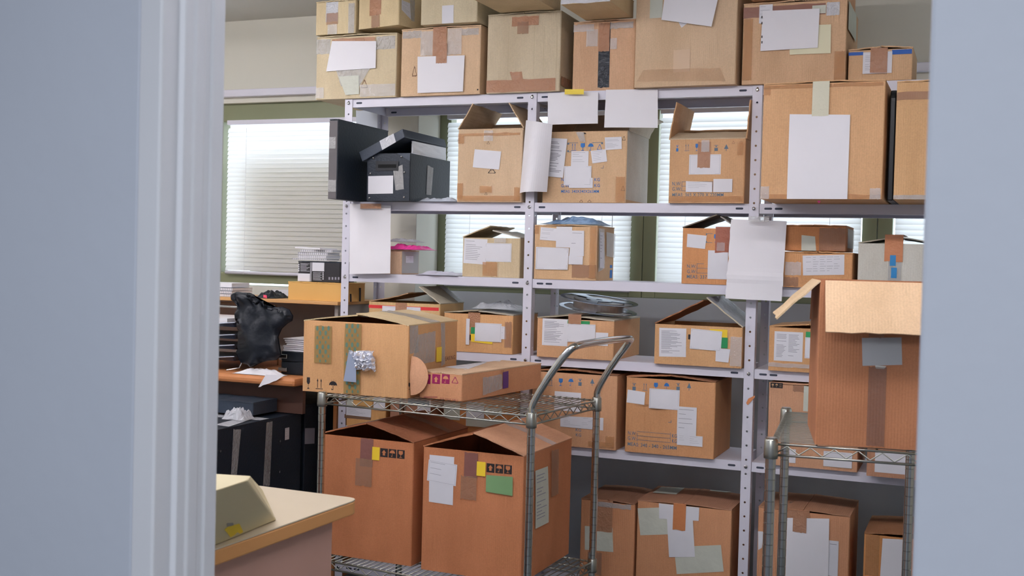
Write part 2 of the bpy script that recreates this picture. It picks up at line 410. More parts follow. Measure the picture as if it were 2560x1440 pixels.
    def topstrip(s, xc, wd, drop, m=None, name='packing_tape', lift=0.001, back=None, zt=0.006):
        """tape along the top seam folding down over the front edge"""
        m = m or BROWNT; mb = MB(); y1 = s.d if back is None else back; s.n += 1; lf = 0.0006 * s.n + 0.0006
        path = [(y1, s.h + zt), (y1 * 0.5, s.h + zt + 0.001), (0.0, s.h + zt), (-lf, s.h + zt - 0.001), (-lf - 0.0005, s.h - drop * 0.5), (-lf - 0.0005, s.h - drop)]
        def fn(a, t):
            i = min(len(path) - 2, int(t * (len(path) - 1))); f = t * (len(path) - 1) - i
            y, z = path[i][0] * (1 - f) + path[i + 1][0] * f, path[i][1] * (1 - f) + path[i + 1][1] * f
            x = xc + (a - 0.5) * wd
            if y < 0.001 and z < s.h: y -= s.b('front', x, z)
            return Vector((x, y, z + (0.004 * noise.noise(Vector((a * 8, s.seed, 0))) if t > 0.99 else 0))) + s.off
        mb.grid(fn, 4, 15); return mb.build(name, m, s.root, local=True, solid=0.0003)
    def uses(s, ink):
        if ink not in s.inks: s.inks.append(ink)
        return s.inks.index(ink) + 1
    def text(s, face, k, x, y, height_px, txt, ink=None, wpx=None):
        """baseline start at window pixel x,y; cap height in window pixels; optional total width"""
        mi = s.uses(ink or INKB); a, c = s.px(face, *cv(k, x, y)); a2, c2 = s.px(face, *cv(k, x, y - height_px)); hgt = (c2 - c) / 0.72
        vs, fs, tw = text_tris(txt); sx = hgt
        if wpx: sx = (s.px(face, *cv(k, x + wpx, y))[0] - a) / tw
        b0 = len(s.ink.v)
        for vx, vy in vs: s.ink.v.append(tuple(s.at(face, a + vx * sx, c + vy * hgt, 0.0005)))
        for f in fs: s.ink.f.append(tuple(b0 + i for i in f)); s.ink.m.append(mi)
    def sym(s, face, k, name, x0, y0, x1, y1, ink=None, lift=0.0005):
        mi = s.uses(ink or INKB); a0, a1, c1, c0 = s.ext(face, k, x0, y0, x1, y1)
        for pl in gl(name): s.ink.poly([s.at(face, a0 + (a1 - a0) * px_, c0 + (c1 - c0) * py_, lift) for px_, py_ in pl], mi)
    def bar(s, face, k, x0, y0, x1, y1, ink=None): s.sym(face, k, 'box', x0, y0, x1, y1, ink)
    def frame(s, face, k, x0, y0, x1, y1, t=3, ink=None):
        s.bar(face, k, x0, y0, x1, y0 + t, ink); s.bar(face, k, x0, y1 - t, x1, y1, ink); s.bar(face, k, x0, y0, x0 + t, y1, ink); s.bar(face, k, x1 - t, y0, x1, y1, ink)
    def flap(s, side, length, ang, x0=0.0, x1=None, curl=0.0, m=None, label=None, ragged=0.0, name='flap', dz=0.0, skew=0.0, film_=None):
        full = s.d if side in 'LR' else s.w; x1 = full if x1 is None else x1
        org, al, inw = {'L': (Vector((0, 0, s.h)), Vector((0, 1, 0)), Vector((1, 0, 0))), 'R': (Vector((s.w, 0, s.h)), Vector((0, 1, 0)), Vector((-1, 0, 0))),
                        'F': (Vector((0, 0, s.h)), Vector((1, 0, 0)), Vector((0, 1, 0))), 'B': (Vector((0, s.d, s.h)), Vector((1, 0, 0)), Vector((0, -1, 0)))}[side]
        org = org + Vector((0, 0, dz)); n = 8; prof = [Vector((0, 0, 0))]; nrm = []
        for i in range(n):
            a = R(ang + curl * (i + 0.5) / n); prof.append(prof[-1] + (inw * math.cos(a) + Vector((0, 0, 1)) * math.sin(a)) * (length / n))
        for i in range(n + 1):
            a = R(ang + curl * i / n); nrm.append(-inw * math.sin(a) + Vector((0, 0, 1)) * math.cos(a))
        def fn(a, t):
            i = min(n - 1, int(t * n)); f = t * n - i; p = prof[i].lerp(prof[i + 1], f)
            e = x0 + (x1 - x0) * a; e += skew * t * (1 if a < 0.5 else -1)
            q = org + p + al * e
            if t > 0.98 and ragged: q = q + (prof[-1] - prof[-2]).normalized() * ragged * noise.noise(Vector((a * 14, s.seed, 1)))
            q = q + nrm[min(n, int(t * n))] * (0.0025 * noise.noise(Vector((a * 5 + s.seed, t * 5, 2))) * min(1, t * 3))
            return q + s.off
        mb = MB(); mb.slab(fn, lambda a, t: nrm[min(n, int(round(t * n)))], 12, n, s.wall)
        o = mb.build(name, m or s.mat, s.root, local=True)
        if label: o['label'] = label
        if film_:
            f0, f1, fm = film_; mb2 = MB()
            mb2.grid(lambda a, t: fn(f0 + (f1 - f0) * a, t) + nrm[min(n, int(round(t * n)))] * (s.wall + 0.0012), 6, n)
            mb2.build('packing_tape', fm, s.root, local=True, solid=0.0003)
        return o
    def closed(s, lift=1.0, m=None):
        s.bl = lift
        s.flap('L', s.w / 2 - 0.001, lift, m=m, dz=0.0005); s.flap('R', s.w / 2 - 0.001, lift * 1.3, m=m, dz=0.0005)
    def finish(s):
        mb = MB(); w_, d, h, t = s.w, s.d, s.h, s.wall
        # outer loop
        rc = 0.004; NX, NY, NZ = s.res; loop = []
        def arc(cx, cy, a0):
            return [(cx + rc * math.cos(R(a0 + 30 * i)), cy + rc * math.sin(R(a0 + 30 * i)), None) for i in range(4)]
        for i in range(NX + 1): loop.append((rc + (w_ - 2 * rc) * i / NX, 0, 'front'))
        loop += arc(w_ - rc, rc, -90)[1:3]
        for i in range(NY + 1): loop.append((w_, rc + (d - 2 * rc) * i / NY, 'right'))
        loop += arc(w_ - rc, d - rc, 0)[1:3]
        for i in range(NX + 1): loop.append((w_ - rc - (w_ - 2 * rc) * i / NX, d, 'back'))
        loop += arc(rc, d - rc, 90)[1:3]
        for i in range(NY + 1): loop.append((0, d - rc - (d - 2 * rc) * i / NY, 'left'))
        loop += arc(rc, rc, 180)[1:3]
        n = len(loop); b = len(mb.v)
        for j in range(NZ + 1):
            z = h * j / NZ
            for x, y, fc in loop:
                if fc == 'front': p = Vector((x, -s.b('front', x, z), z))
                elif fc == 'right': p = Vector((w_ + s.b('right', y, z), y, z))
                elif fc == 'left': p = Vector((-s.b('left', y, z), y, z))
                else: p = Vector((x, y, z))
                mb.v.append(tuple(p + s.off))
        for j in range(NZ):
            for i in range(n):
                k = (i + 1) % n; mb.f.append((b + j * n + i, b + j * n + k, b + (j + 1) * n + k, b + (j + 1) * n + i)); mb.m.append(0)
        mb.f.append(tuple(b + i for i in range(n - 1, -1, -1))); mb.m.append(0)
        # rim and inside
        c = Vector((w_ / 2, d / 2)); bi = len(mb.v)
        for z in (h, t):
            for x, y, fc in loop:
                mb.v.append(tuple(Vector((min(max(x, t), w_ - t), min(max(y, t), d - t), z)) + s.off))
        top = b + NZ * n
        for i in range(n):
            k = (i + 1) % n
            mb.f.append((top + i, top + k, bi + k, bi + i)); mb.m.append(0)
            mb.f.append((bi + i, bi + k, bi + n + k, bi + n + i)); mb.m.append(0)
        mb.f.append(tuple(bi + n + i for i in range(n))); mb.m.append(0)
        k0 = len(mb.v); mb.v += s.ink.v; mb.f += [tuple(k0 + i for i in f) for f in s.ink.f]; mb.m += s.ink.m
        mb.build('box_body', [s.mat] + s.inks, s.root, local=True)
def cY(label, Y, rot, k, xl, xr, yt, yb, d, col, z0=None, ztop=None, **kw):
    """carton whose front left corner stands at depth Y"""
    uL, vB = cv(k, xl, yb); uR, _ = cv(k, xr, yb); _, vT = cv(k, xl, yt)
    P = atY(uL, vB, Y)
    if z0 is None: z0 = P.z
    r = R(rot); n = Vector((-math.sin(r), math.cos(r), 0)); Q = hit(uR, vB, P, n)
    w_ = (Vector((Q.x, Q.y)) - Vector((P.x, P.y))).length
    h = (atY(uL, vT, Y).z if ztop is None else ztop) - z0
    return Carton(label, Vector((P.x, P.y, z0)), r, w_, d, h, col, **kw)
def cZ(label, z0, k, bl, br, ytl, d, col, **kw):
    """carton whose front lower corners are the two pixels on the plane z0"""
    A = atZ(*cv(k, *bl), z0); B = atZ(*cv(k, *br), z0); r = math.atan2(B.y - A.y, B.x - A.x)
    n = Vector((-math.sin(r), math.cos(r), 0)); T = hit(*cv(k, bl[0], ytl), A, n)
    return Carton(label, A, r, (B - A).length, d, T.z - z0, col, **kw)

# ================================================================== ROOM
WALLC = mat('cream_wall_paint', (214, 212, 200), 0.8, var=0.03, vscale=3)
WALLB = mat('pale_blue_grey_wall_paint', (186, 194, 202), 0.8, var=0.04, vscale=3)
FRAMEO = mat('olive_window_frame', (130, 134, 104), 0.45, var=0.05)
DOORP = mat('grey_blue_door_wall_paint', (176, 183, 198), 0.6, var=0.03, vscale=5, bump=0.15, bscale=30)
JAMBP = mat('pale_steel_frame_paint', (202, 205, 214), 0.45, var=0.03, vscale=8)
CEIL = mat('ceiling_paint', (200, 200, 196), 0.9)
FLOORM = mat('grey_floor', (96, 104, 110), 0.4, var=0.15, vscale=4)
YW, YC, ZC = 4.66, 4.42, 2.47
def sbox(name, a, b, m, **kw): return struct(MB().box(a, b).build(name, m, **kw))
sbox('floor', (-4.2, -2.0, -0.1), (1.6, 4.9, 0), FLOORM)
sbox('ceiling', (-4.2, -2.0, ZC), (1.6, 4.9, ZC + 0.1), CEIL)
sbox('wall_left', (-4.2, -2.0, 0), (-4.1, 4.9, ZC), WALLC)
sbox('wall_right', (1.5, -2.0, 0), (1.6, 4.9, ZC), WALLC)
sbox('wall_corridor', (-4.1, -2.0, 0), (1.5, -1.9, ZC), DOORP)
# doorway wall, camera side
YD0, YD1 = 1.20, 1.31
XR = atY(2319, 300, YD0).x
sbox('wall_door_right', (XR, YD0, 0), (1.5, YD1, ZC), DOORP, bevel=0.004)
XLJ = atY(553, 400, YD1).x
sbox('wall_door_left', (-4.1, YD0 + 0.001, 0), (XLJ - 0.05, YD1 - 0.01, ZC), DOORP, bevel=0.004)
sbox('wall_door_top', (XLJ - 0.05, YD0, 2.2), (XR, YD1, ZC), DOORP)
# pressed steel door frame, one profile run up the left side
pr = [(-0.050, YD0), (-0.016, YD0 - 0.002), (-0.013, YD0), (-0.012, YD0 + 0.031), (-0.0045, YD0 + 0.034), (-0.004, YD0 + 0.050), (-0.001, YD0 + 0.054), (-0.001, YD0 + 0.072),
      (-0.0035, YD0 + 0.076), (-0.0035, YD0 + 0.086), (0.0, YD0 + 0.089), (0.0, YD1 + 0.004), (-0.05, YD1 + 0.004)]
struct(MB().prism([(XLJ + x, y, 0) for x, y in pr], (0, 0, 2.2)).build('trim_1', JAMBP, bevel=0.0015))

# fluorescent fittings on the ceiling (out of the picture), the room's own light
def emitter():
    m, nt, b = newmat('lit_fluorescent_tube')
    b.inputs['Base Color'].default_value = (1, 1, 1, 1); b.inputs['Emission Color'].default_value = (1.0, 0.955, 0.965, 1); b.inputs['Emission Strength'].default_value = TUBE_LIGHT
    return m
EMIT = emitter()
for x, y in ROOM_TUBES:
    t = thing('ceiling_light', 'white fluorescent tube fitting on the ceiling', 'lamp', (x, y, ZC), 0, 'fluorescent fittings on the ceiling')
    MB().box((x - 0.62, y - 0.07, ZC - 0.04), (x + 0.62, y + 0.07, ZC - 0.001)).build('housing', WSTEEL, t, bevel=0.003)
    for s_ in (-0.04, 0.04): MB().tube([(x - 0.6, y + s_, ZC - 0.062), (x + 0.6, y + s_, ZC - 0.062)], 0.016, 12).build('tube', EMIT, t, smooth=True)

# back wall with the window openings
def xw(u, v=600, Y=YW): return atY(u, v, Y).x
ZT, ZB, ZTR = 2.075, 1.205, 2.105
XC0, XC1 = atY(893, 600, YC).x, atY(1040, 600, YC).x
sbox('wall_back', (-4.1, YW - 0.06, ZT), (1.5, YW + 0.14, ZC), WALLC)
sbox('wall_back_low', (-4.1, YW - 0.05, 0), (XC0, YW + 0.14, ZB - 0.012), WALLC)
sbox('wall_back_low_right', (XC1, YW - 0.05, 0), (1.5, YW + 0.14, ZB), WALLB)
sbox('wall_column', (XC0, YC, 0), (XC1, YW + 0.14, ZC), WALLC, bevel=0.003)
sbox('trim_2', (-4.1, YW - 0.095, ZTR - 0.004), (XC0, YW - 0.06, ZTR + 0.03), WSTEEL, bevel=0.003)
sbox('trim_3', (XC1, YW - 0.095, ZTR - 0.004), (1.5, YW - 0.06, ZTR + 0.03), WSTEEL, bevel=0.003)
GLASS = glassmat(); SLAT = slatmat()
FRAMED = FRAMEO
def window(name, xa, xb, fw=0.055, fr=None):
    """frame members round one opening, glass behind"""
    fr = fr or FRAMEO
    mb = MB(); y0, y1 = YW - 0.03, YW + 0.03
    mb.box((xa, y0, ZB), (xa + fw, y1, ZT)); mb.box((xb - fw, y0, ZB), (xb, y1, ZT))
    mb.box((xa + fw, y0, ZB), (xb - fw, y1, ZB + 0.05)); mb.box((xa + fw, y0, ZT - 0.085), (xb - fw, y1, ZT))
    o = struct(mb.build(name, fr, bevel=0.003))
    g = MB().box((xa + fw, YW + 0.0, ZB + 0.05), (xb - fw, YW + 0.004, ZT - 0.085)).build('pane', GLASS, o)
    return o
XM1 = xw(1612); XM2 = xw(2194)
XWL = xw(548, 480)
w1 = window('window_1', XWL - 0.02, XC0 + 0.001, 0.06)
w2 = window('window_2', XC1, XM1 - 0.001, 0.056)
w3 = window('window_3', XM1 + 0.001, XM2 - 0.001, 0.056)
w4 = window('window_4', XM2 + 0.001, XM2 + 0.95, 0.056)
MB().box((XWL - 0.005, YW - 0.06, 1.60), (XWL + 0.012, YW - 0.03, 1.70)).build('window_handle', BLKP, w1, bevel=0.004)
# olive shutter panel standing outside behind the left window
sbox('wall_outside', (xw(626, 600, YW + 0.05), YW + 0.05, ZB + 0.02), (XC0 + 0.02, YW + 0.075, atY(700, 402, YW + 0.05).z), mat('outside_shutter', (176, 172, 92), 0.7))
def blind(label, xa, xb, z0, z1, y=YW - 0.052, tilt=67, mslat=None, cordx=()):
    t = thing('venetian_blind', label, 'blind', ((xa + xb) / 2, y, z0), 0, 'venetian blinds in the back windows')
    MB().box((xa, y - 0.014, z1 - 0.022), (xb, y + 0.014, z1)).build('head_rail', WSTEEL, t, bevel=0.002)
    MB().tube([(xa, y, z0 + 0.008), (xb, y, z0 + 0.008)], 0.009, 8).build('bottom_rail', WSTEEL, t, smooth=True)
    mb = MB(); pitch = 0.0215; zz = z0 + 0.03; wv = 0.025; k = 0
    while zz < z1 - 0.03:
        ta = R(tilt + 1.5 * math.sin(k * 1.7)); dz = 0.0006 * math.sin(k * 2.3)
        def fn(a, tt):
            x = xa + (xb - xa) * a; s_ = (tt - 0.5) * wv; bow = 0.0022 * (1 - (2 * tt - 1) ** 2)
            # inner edge low, outer edge high
            return Vector((x, y + s_ * math.cos(ta) - bow * math.sin(ta), zz + dz * math.sin(a * 3) + s_ * math.sin(ta) + bow * math.cos(ta)))
        mb.grid(fn, 10, 4); zz += pitch; k += 1
    mb.build('slats', mslat or SLAT, t, smooth=True)
    for cx in (xa + 0.13 * (xb - xa) / 0.9, xb - 0.13 * (xb - xa) / 0.9): MB().tube([(cx, y - 0.016, z0), (cx, y - 0.016, z1)], 0.0008, 5).build('ladder_cord', PAPER, t)
    for cx, cz in cordx:
        MB().tube([(cx, y - 0.02, z1 - 0.02), (cx, y - 0.02, cz)], 0.0014, 6).build('pull_cord', mat('blind_cord', (200, 200, 205), .6), t)
    return t
zb0, zb1 = 1.247, 1.992
blind('white venetian blind in the olive framed window left of the column', xw(569, 480, YW - .05), XC0 - 0.035, zb0, zb1)
blind('white venetian blind just right of the white column', xw(1114, 600, YW - .05), xw(1577, 620, YW - .05), zb0 - 0.02, zb1, cordx=[(xw(1542, 600), 1.40)])
blind('white venetian blind between the two dark window mullions', xw(1645, 600, YW - .05), xw(2152, 600, YW - .05), zb0, zb1)
blind('white venetian blind at the far right beside the doorway edge', xw(2237, 600, YW - .05), XM2 + 0.90, zb0, zb1)

# ================================================================== SHELVING UNIT
YS = 4.0; SD = 0.30
PXL = atY(862, 262, YS).x - 0.0; PX = [atY(863, 262, YS).x, atY(1316, 420, YS).x, atY(1875, 440, YS).x]
PW = 0.034
LV = [1.981, 1.568, 1.281, 0.99, 0.663, 0.10]
LH = 0.034
shelf = thing('metal_shelving_unit', 'white perforated steel shelving unit packed with cardboard boxes', 'shelf', ((PX[0] + PX[2]) / 2 + 0.4, YS + SD / 2, 0))
XEND = PX[2] + 0.87
PX4 = PX + [XEND]
def perforated(mb, fn, w_, z0, z1, r=0.0038, pitch=0.05, zoff=0.02):
    """strip w_ wide from z0 to z1 with a row of real round holes; fn(x,z) -> point"""
    c = w_ / 2; zz = z0; hs = r * 2.2; n = 12
    z = z0 + zoff
    def rect(a, b, c0, d): mb.poly([fn(a, c0), fn(b, c0), fn(b, d), fn(a, d)])
    while z + hs < z1:
        rect(0, w_, zz, z - hs); rect(0, c - hs, z - hs, z + hs); rect(c + hs, w_, z - hs, z + hs)
        sq = []; ci = []
        for i in range(n):
            a = 2 * PI * i / n + PI / 4; x, y = math.cos(a), math.sin(a); m_ = max(abs(x), abs(y))
            sq.append((c + x / m_ * hs, z + y / m_ * hs)); ci.append((c + x * r, z + y * r))
        for i in range(n):
            j = (i + 1) % n; mb.poly([fn(*sq[i]), fn(*sq[j]), fn(*ci[j]), fn(*ci[i])])
        zz = z + hs; z += pitch
    rect(0, w_, zz, z1)
def post(x, yf, side, back=False):
    mb = MB(); z1 = LV[0] - 0.001; sg = -1 if back else 1
    perforated(mb, lambda a, z: Vector((x + a, yf, z)), PW, 0.0, z1)
    xs = x + PW if side == 'R' else x
    perforated(mb, lambda a, z: Vector((xs, yf + sg * a, z)), PW, 0.0, z1)
    o = mb.build('post', WSTEEL, shelf, solid=0.0016)
    fm = MB().box((x - 0.002, min(yf, yf + sg * PW) - 0.002, 0), (x + PW + 0.002, max(yf, yf + sg * PW) + 0.002, 0.012)); fm.build('foot_cap', BLKP, o)
    return o
for i, x in enumerate(PX4):
    p = post(x, YS, 'L' if i == 0 else 'R')
    for z in LV:
        b = MB(); c = Vector((x + PW / 2, YS - 0.001, z - LH / 2))
        b.tube([c + Vector((0, 0.001, 0)), c + Vector((0, -0.0035, 0)), c + Vector((0, -0.0055, 0))], [0.0062, 0.006, 0.003], 12)
        b.build('bolt', RIVET, p, smooth=False)
    post(x, YS + SD, 'L' if i == 0 else 'R', back=True)
def tray(x0, x1, z, slots):
    mb = MB(); y0, y1 = YS + 0.003, YS + SD - 0.003; t = 0.0012
    # top sheet, front lip with return, back lip with return, end lips
    mb.box((x0, y0, z - t), (x1, y1, z)); mb.box((x0, y0, z - LH), (x1, y0 + t, z - t)); mb.box((x0, y1 - t, z - LH), (x1, y1, z - t))
    mb.box((x0, y0 + t, z - LH), (x1, y0 + 0.018, z - LH + t)); mb.box((x0, y1 - 0.018, z - LH), (x1, y1 - t, z - LH + t))
    mb.box((x0, y0 + 0.018, z - LH), (x0 + t, y1 - 0.018, z - t)); mb.box((x1 - t, y0 + 0.018, z - LH), (x1, y1 - 0.018, z - t))
    for sx in slots:
        cz = z - LH / 2; w_, r = 0.010, 0.0036
        P = [(sx + (w_ if i < 6 else -w_) + r * math.cos(-PI / 2 + PI * (i / 5 if i < 6 else (i - 6) / 5 + 1)), cz + r * math.sin(-PI / 2 + PI * (i / 5 if i < 6 else (i - 6) / 5 + 1))) for i in range(12)]
        mb.poly([(a, y0 - 0.0003, c) for a, c in P], 1)
        mb.poly([(a, y1 - t - 0.0003, c) for a, c in P], 1)
    return mb.build('shelf_tray', [WSTEEL, HOLE], shelf)
for i in range(3):
    x0, x1 = PX4[i] + (PW if i else 0.004) + 0.002, PX4[i + 1] - 0.001
    if i == 0: x0 = PX4[0] + PW - 0.001
    for j, z in enumerate(LV):
        sl = [x1 - 0.033] + ([x0 + 0.03, x0 + 0.066] if (j + i) % 2 else [x0 + 0.03])
        tray(x0, x1, z, sl)

# ================================================================== WIRE CARTS
def wire_shelf_bm(w_, d, z, across='y', pitch=0.022, tr=0.026, rw=0.0017):
    mb = MB(); r = 0.0032
    for zz in (z - r, z - tr - r):
        for a, b in (((0, 0), (w_, 0)), ((w_, 0), (w_, d)), ((w_, d), (0, d)), ((0, d), (0, 0))):
            mb.tube([(a[0], a[1], zz), (b[0], b[1], zz)], r, 6)
    for a, b in (((0, 0), (w_, 0)), ((w_, 0), (w_, d)), ((w_, d), (0, d)), ((0, d), (0, 0))):
        L_ = math.hypot(b[0] - a[0], b[1] - a[1]); n = max(2, round(L_ / 0.029)) // 2 * 2; P = []
        for i in range(n + 1):
            f = 0.03 + 0.94 * i / n; P.append((a[0] + (b[0] - a[0]) * f, a[1] + (b[1] - a[1]) * f, z - 2 * r if i % 2 else z - tr))
        mb.tube(P, 0.0019, 5)
    n = int((w_ if across == 'y' else d) / pitch)
    for i in range(1, n):
        f = i / n
        if across == 'y': mb.tube([(w_ * f, 0, z), (w_ * f, d, z)], rw, 5)
        else: mb.tube([(0, d * f, z), (w_, d * f, z)], rw, 5)
    for f in (0.3, 0.7):
        if across == 'y': mb.tube([(0, d * f, z - 0.004), (w_, d * f, z - 0.004)], 0.0028, 6)
        else: mb.tube([(w_ * f, 0, z - 0.004), (w_ * f, d, z - 0.004)], 0.0028, 6)
    return mb
def wire_cart(label, P, rot, w_, d, zs, ztop, across, handle=None, name='wire_cart', low=(), pitch=0.022):
    T = Matrix.Translation((P[0], P[1], 0)) @ Matrix.Rotation(rot, 4, 'Z')
    root = thing(name, label, 'cart', T @ Vector((w_ / 2, d / 2, 0)), rot)
    off = Vector((-w_ / 2, -d / 2, 0))
    def put(mb, nm, m, par=root, **kw):
        mb.v = [tuple(Vector(v) + off) for v in mb.v]; return mb.build(nm, m, par, local=True, **kw)
    pr_ = 0.0127; ztop0 = ztop
    for i, (x, y) in enumerate(((0, 0), (w_, 0), (w_, d), (0, d))):
        top = ztop0 - 0.016 if i in low else ztop0
        mb = MB(); path = []; rr = []; z = 0.115
        while z < top:
            for dz, q in ((0, pr_), (0.0235, pr_), (0.0243, pr_ - 0.0012), (0.0252, pr_ - 0.0012)):
                if z + dz < top: path.append((x, y, z + dz)); rr.append(q)
            z += 0.026
        path.append((x, y, top)); rr.append(pr_); mb.tube(path, rr, 22)
        po = put(mb, 'post', CHROME)
        for zz in zs:
            cm = MB(); cm.tube([(x, y, zz - 0.038), (x, y, zz - 0.03), (x, y, zz + (0.006 if i not in low or zz < 0.5 else -0.003)), (x, y, zz + (0.009 if i not in low or zz < 0.5 else -0.001))], [0.0165, 0.0172, 0.0160, 0.0140], 14)
            cm.v = [tuple(Vector(v) + off) for v in cm.v]; cm.build('collar', ZINC, po, local=True, smooth=True)
        wm = MB(); wm.tube([(x - 0.012, y, 0.042), (x + 0.012, y, 0.042)], 0.042, 20); put(wm, 'caster_wheel', BLKP, smooth=False)
        hm = MB(); hm.box((x - 0.018, y - 0.02, 0.03), (x - 0.014, y + 0.02, 0.10)); hm.box((x + 0.014, y - 0.02, 0.03), (x + 0.018, y + 0.02, 0.10)); hm.box((x - 0.018, y - 0.02, 0.094), (x + 0.018, y + 0.02, 0.116))
        put(hm, 'caster_fork', ZINC)
    for zz in zs: put(wire_shelf_bm(w_, d, zz, across, pitch, rw=0.0017 if across == 'y' else 0.0011), 'wire_shelf', ZINC, smooth=True)
    if handle:
        mb = MB(); pts = handle(w_, d); mb.tube(pts, 0.0115, 14); put(mb, 'push_handle', CHROME, smooth=True)
    return root, T
ZCT = 0.88
nl = atZ(806, 987, ZCT); nr = atZ(1329, 1038, ZCT)
crot = math.atan2(nr.y - nl.y, nr.x - nl.x); cw = (nr - nl).length; cdp = 0.49; ZCL = 0.325
def handle(w_, d):
    # two rises from the right hand posts, leaning outward, joined by a bar
    def rise(y):
        return [(w_, y, ZCT + 0.004), (w_, y, ZCT + 0.03), (w_ + 0.012, y, ZCT + 0.065), (w_ + 0.04, y, ZCT + 0.11)]
    def smooth(P, it=2):
        for _ in range(it):
            Q = [P[0]]
            for a, b in zip(P, P[1:]):
                a, b = Vector(a), Vector(b); Q += [tuple(a.lerp(b, .25)), tuple(a.lerp(b, .75))]
            P = Q + [P[-1]]
        return P
    P = [(w_, 0, ZCT + 0.004), (w_, 0, ZCT + 0.035), (w_ + 0.055, 0.004, ZCT + 0.125), (w_ + 0.115, 0.006, ZCT + 0.205), (w_ + 0.135, 0.03, ZCT + 0.222),
         (w_ + 0.135, d - 0.03, ZCT + 0.222), (w_ + 0.115, d - 0.006, ZCT + 0.205), (w_ + 0.055, d - 0.004, ZCT + 0.125), (w_, d, ZCT + 0.035), (w_, d, ZCT + 0.004)]
    return smooth(P, 3)
wire_cart('chrome two tier wire cart with a bent tube push handle in the middle', (nl.x, nl.y), crot, cw, cdp, (ZCL, ZCT), ZCT + 0.012, 'y', handle)
ZM = 0.93
ml = atZ(1928, 1106, ZM); mr = atZ(2288, 1131, ZM)
mrot = R(5.6)
wire_cart('chrome wire cart at the right edge of the doorway carrying the tall open carton', (ml.x, ml.y), mrot, 0.345, 0.62, (0.25, ZM), ZM + 0.012, 'x', low=(1, 2), pitch=0.0195)

# ================================================================== CARTONS
G_TOP = 'cartons along the top of the shelving'
G_TOP2 = 'cartons stacked on the top row of cartons'
G_MID = 'cartons on the shelving'
def paper_lines(c, face, k, pts, n=8, **kw): return c.paper(face, k, pts, lines=n, **kw)
ZA = LV[0] + 0.0005
# --- top row
a1 = cY('pale carton with a skewed white sheet and brown recycling mark, leftmost of the top row', 3.99, 0, K1, 983, 1715, 352, 900, 0.34, PALE, z0=ZA, group=G_TOP)
a1.closed(); a1.tape('front', K1, (985, 360, 1120, 495), CLEARG); a1.tape('front', K1, (1540, 330, 1712, 450), CLEARG); a1.tape('front', K1, (985, 800, 1060, 900), CLEAR)
a1.tape('front', K1, (1390, 770, 1712, 880), CLEAR); a1.tape('front', K1, [(1175, 640), (1490, 620), (1380, 800), (1220, 790)], CLEARG); a1.paper('front', K1, [(1200, 700), (1385, 690), (1385, 860), (1260, 870)], 'torn_paper', SHEETG)
a1.tape('front', K1, (1140, 348, 1530, 385), BROWNT)
a1.sym('front', K1, 'triangle', 1390, 715, 1470, 815, INKF); a1.paper('front', K1, [(1140, 378), (1545, 378), (1540, 625), (1088, 655)], 'paper_sheet', PAPER, label='skewed blank white sheet', lift=0.006)
a2 = cY('tan carton with brown tape over a blank white sheet, second in the top row', 3.985, 0, K1, 1757, 2480, 282, 866, 0.34, (214, 178, 138), z0=ZA, group=G_TOP)
a2.closed(); a2.tape('front', K1, (1780, 285, 1950, 350), CLEARG); a2.tape('front', K1, (2320, 260, 2475, 320), CLEARG); a2.tape('front', K1, (1945, 285, 2090, 510), CLEAR, lift=None)
a2.tape('front', K1, (2190, 260, 2320, 500), CLEAR); a2.paper('front', K1, [(1922, 520), (2352, 508), (2335, 838), (1920, 852)], 'paper_sheet', PAPER, lift=0.006)
a2.topstrip(a2.px('front', *cv(K1, 2120, 400))[0], 0.058, 0.125, BROWNT, lift=0.007); a2.tape('front', K1, (2092, 400, 2190, 580), BROWNT, lift=0.0075)
a2.sym('front', K1, 'triangle', 1860, 590, 1915, 710, INKF); a2.sym('front', K1, 'box', 2458, 812, 2470, 826, INKK)
a3 = cY('wide ridged grey-tan carton with brown tape along its lower edge, on the top row', 3.985, 0, K2, 203, 872, 150, 838, 0.34, (200, 184, 152), z0=ZA, group=G_TOP)
a3.closed(); a3.tape('front', K2, (205, 725, 835, 838), BROWNT); a3.tape('front', K2, [(420, 660), (530, 655), (540, 735), (440, 735)], BROWNT); a3.tape('front', K2, (440, 150, 685, 235), BROWNT); a3.tape('front', K2, (490, 200, 592, 310), BROWNF)
a3.tape('right', K2, (880, 715, 968, 800), BROWNT)
for xx in (405, 640, 728, 845): a3.bar('front', K2, xx, 240, xx + 2, 700, mat('faint_crease', (176, 160, 128), .8))
a4 = cY('narrow tan carton with a dark tape strip down its middle, on the top row', 4.005, 0, K2, 988, 1556, 215, 802, 0.34, (212, 166, 126), z0=ZA, group=G_TOP)
a4.closed(); a4.tape('front', K2, (1226, 470, 1330, 800), BLKT, name='black_tape'); a4.tape('front', K2, (1232, 210, 1330, 470), BROWNT); a4.tape('front', K2, (995, 225, 1190, 290), CLEAR); a4.tape('front', K2, (1120, 270, 1225, 425), CLEAR)
a4.tape('front', K2, (1340, 350, 1400, 450), CLEAR); a4.tape('front', K2, (1340, 205, 1550, 260), CLEARG); a4.bar('front', K2, 1331, 205, 1338, 480, INKK)
a5 = cY('largest tan carton on the top row with a curled white sheet above a pale sticker', 3.965, 0, K2, 1553, 2478, -70, 775, 0.36, (212, 180, 142), z0=ZA, group=G_TOP)
a5.closed(); a5.paper('front', K2, (1700, -60, 1815, 165), m=SHEETG, name='shipping_label'); a5.paper('front', K2, [(1950, 180), (2070, 190), (1990, 255), (1985, 250)], lines=3)
a5.tape('front', K2, (1915, 455, 2065, 660), mat('beige_tape', (214, 186, 156), .6)); a5.tape('front', K2, [(1640, 640), (2340, 620), (2390, 740), (1580, 745)], FAINT)
def curl(mbuild, q, n, amp, par, name, m, label=None, edge=0.0, solid=0.0004, bow=0):
    pass
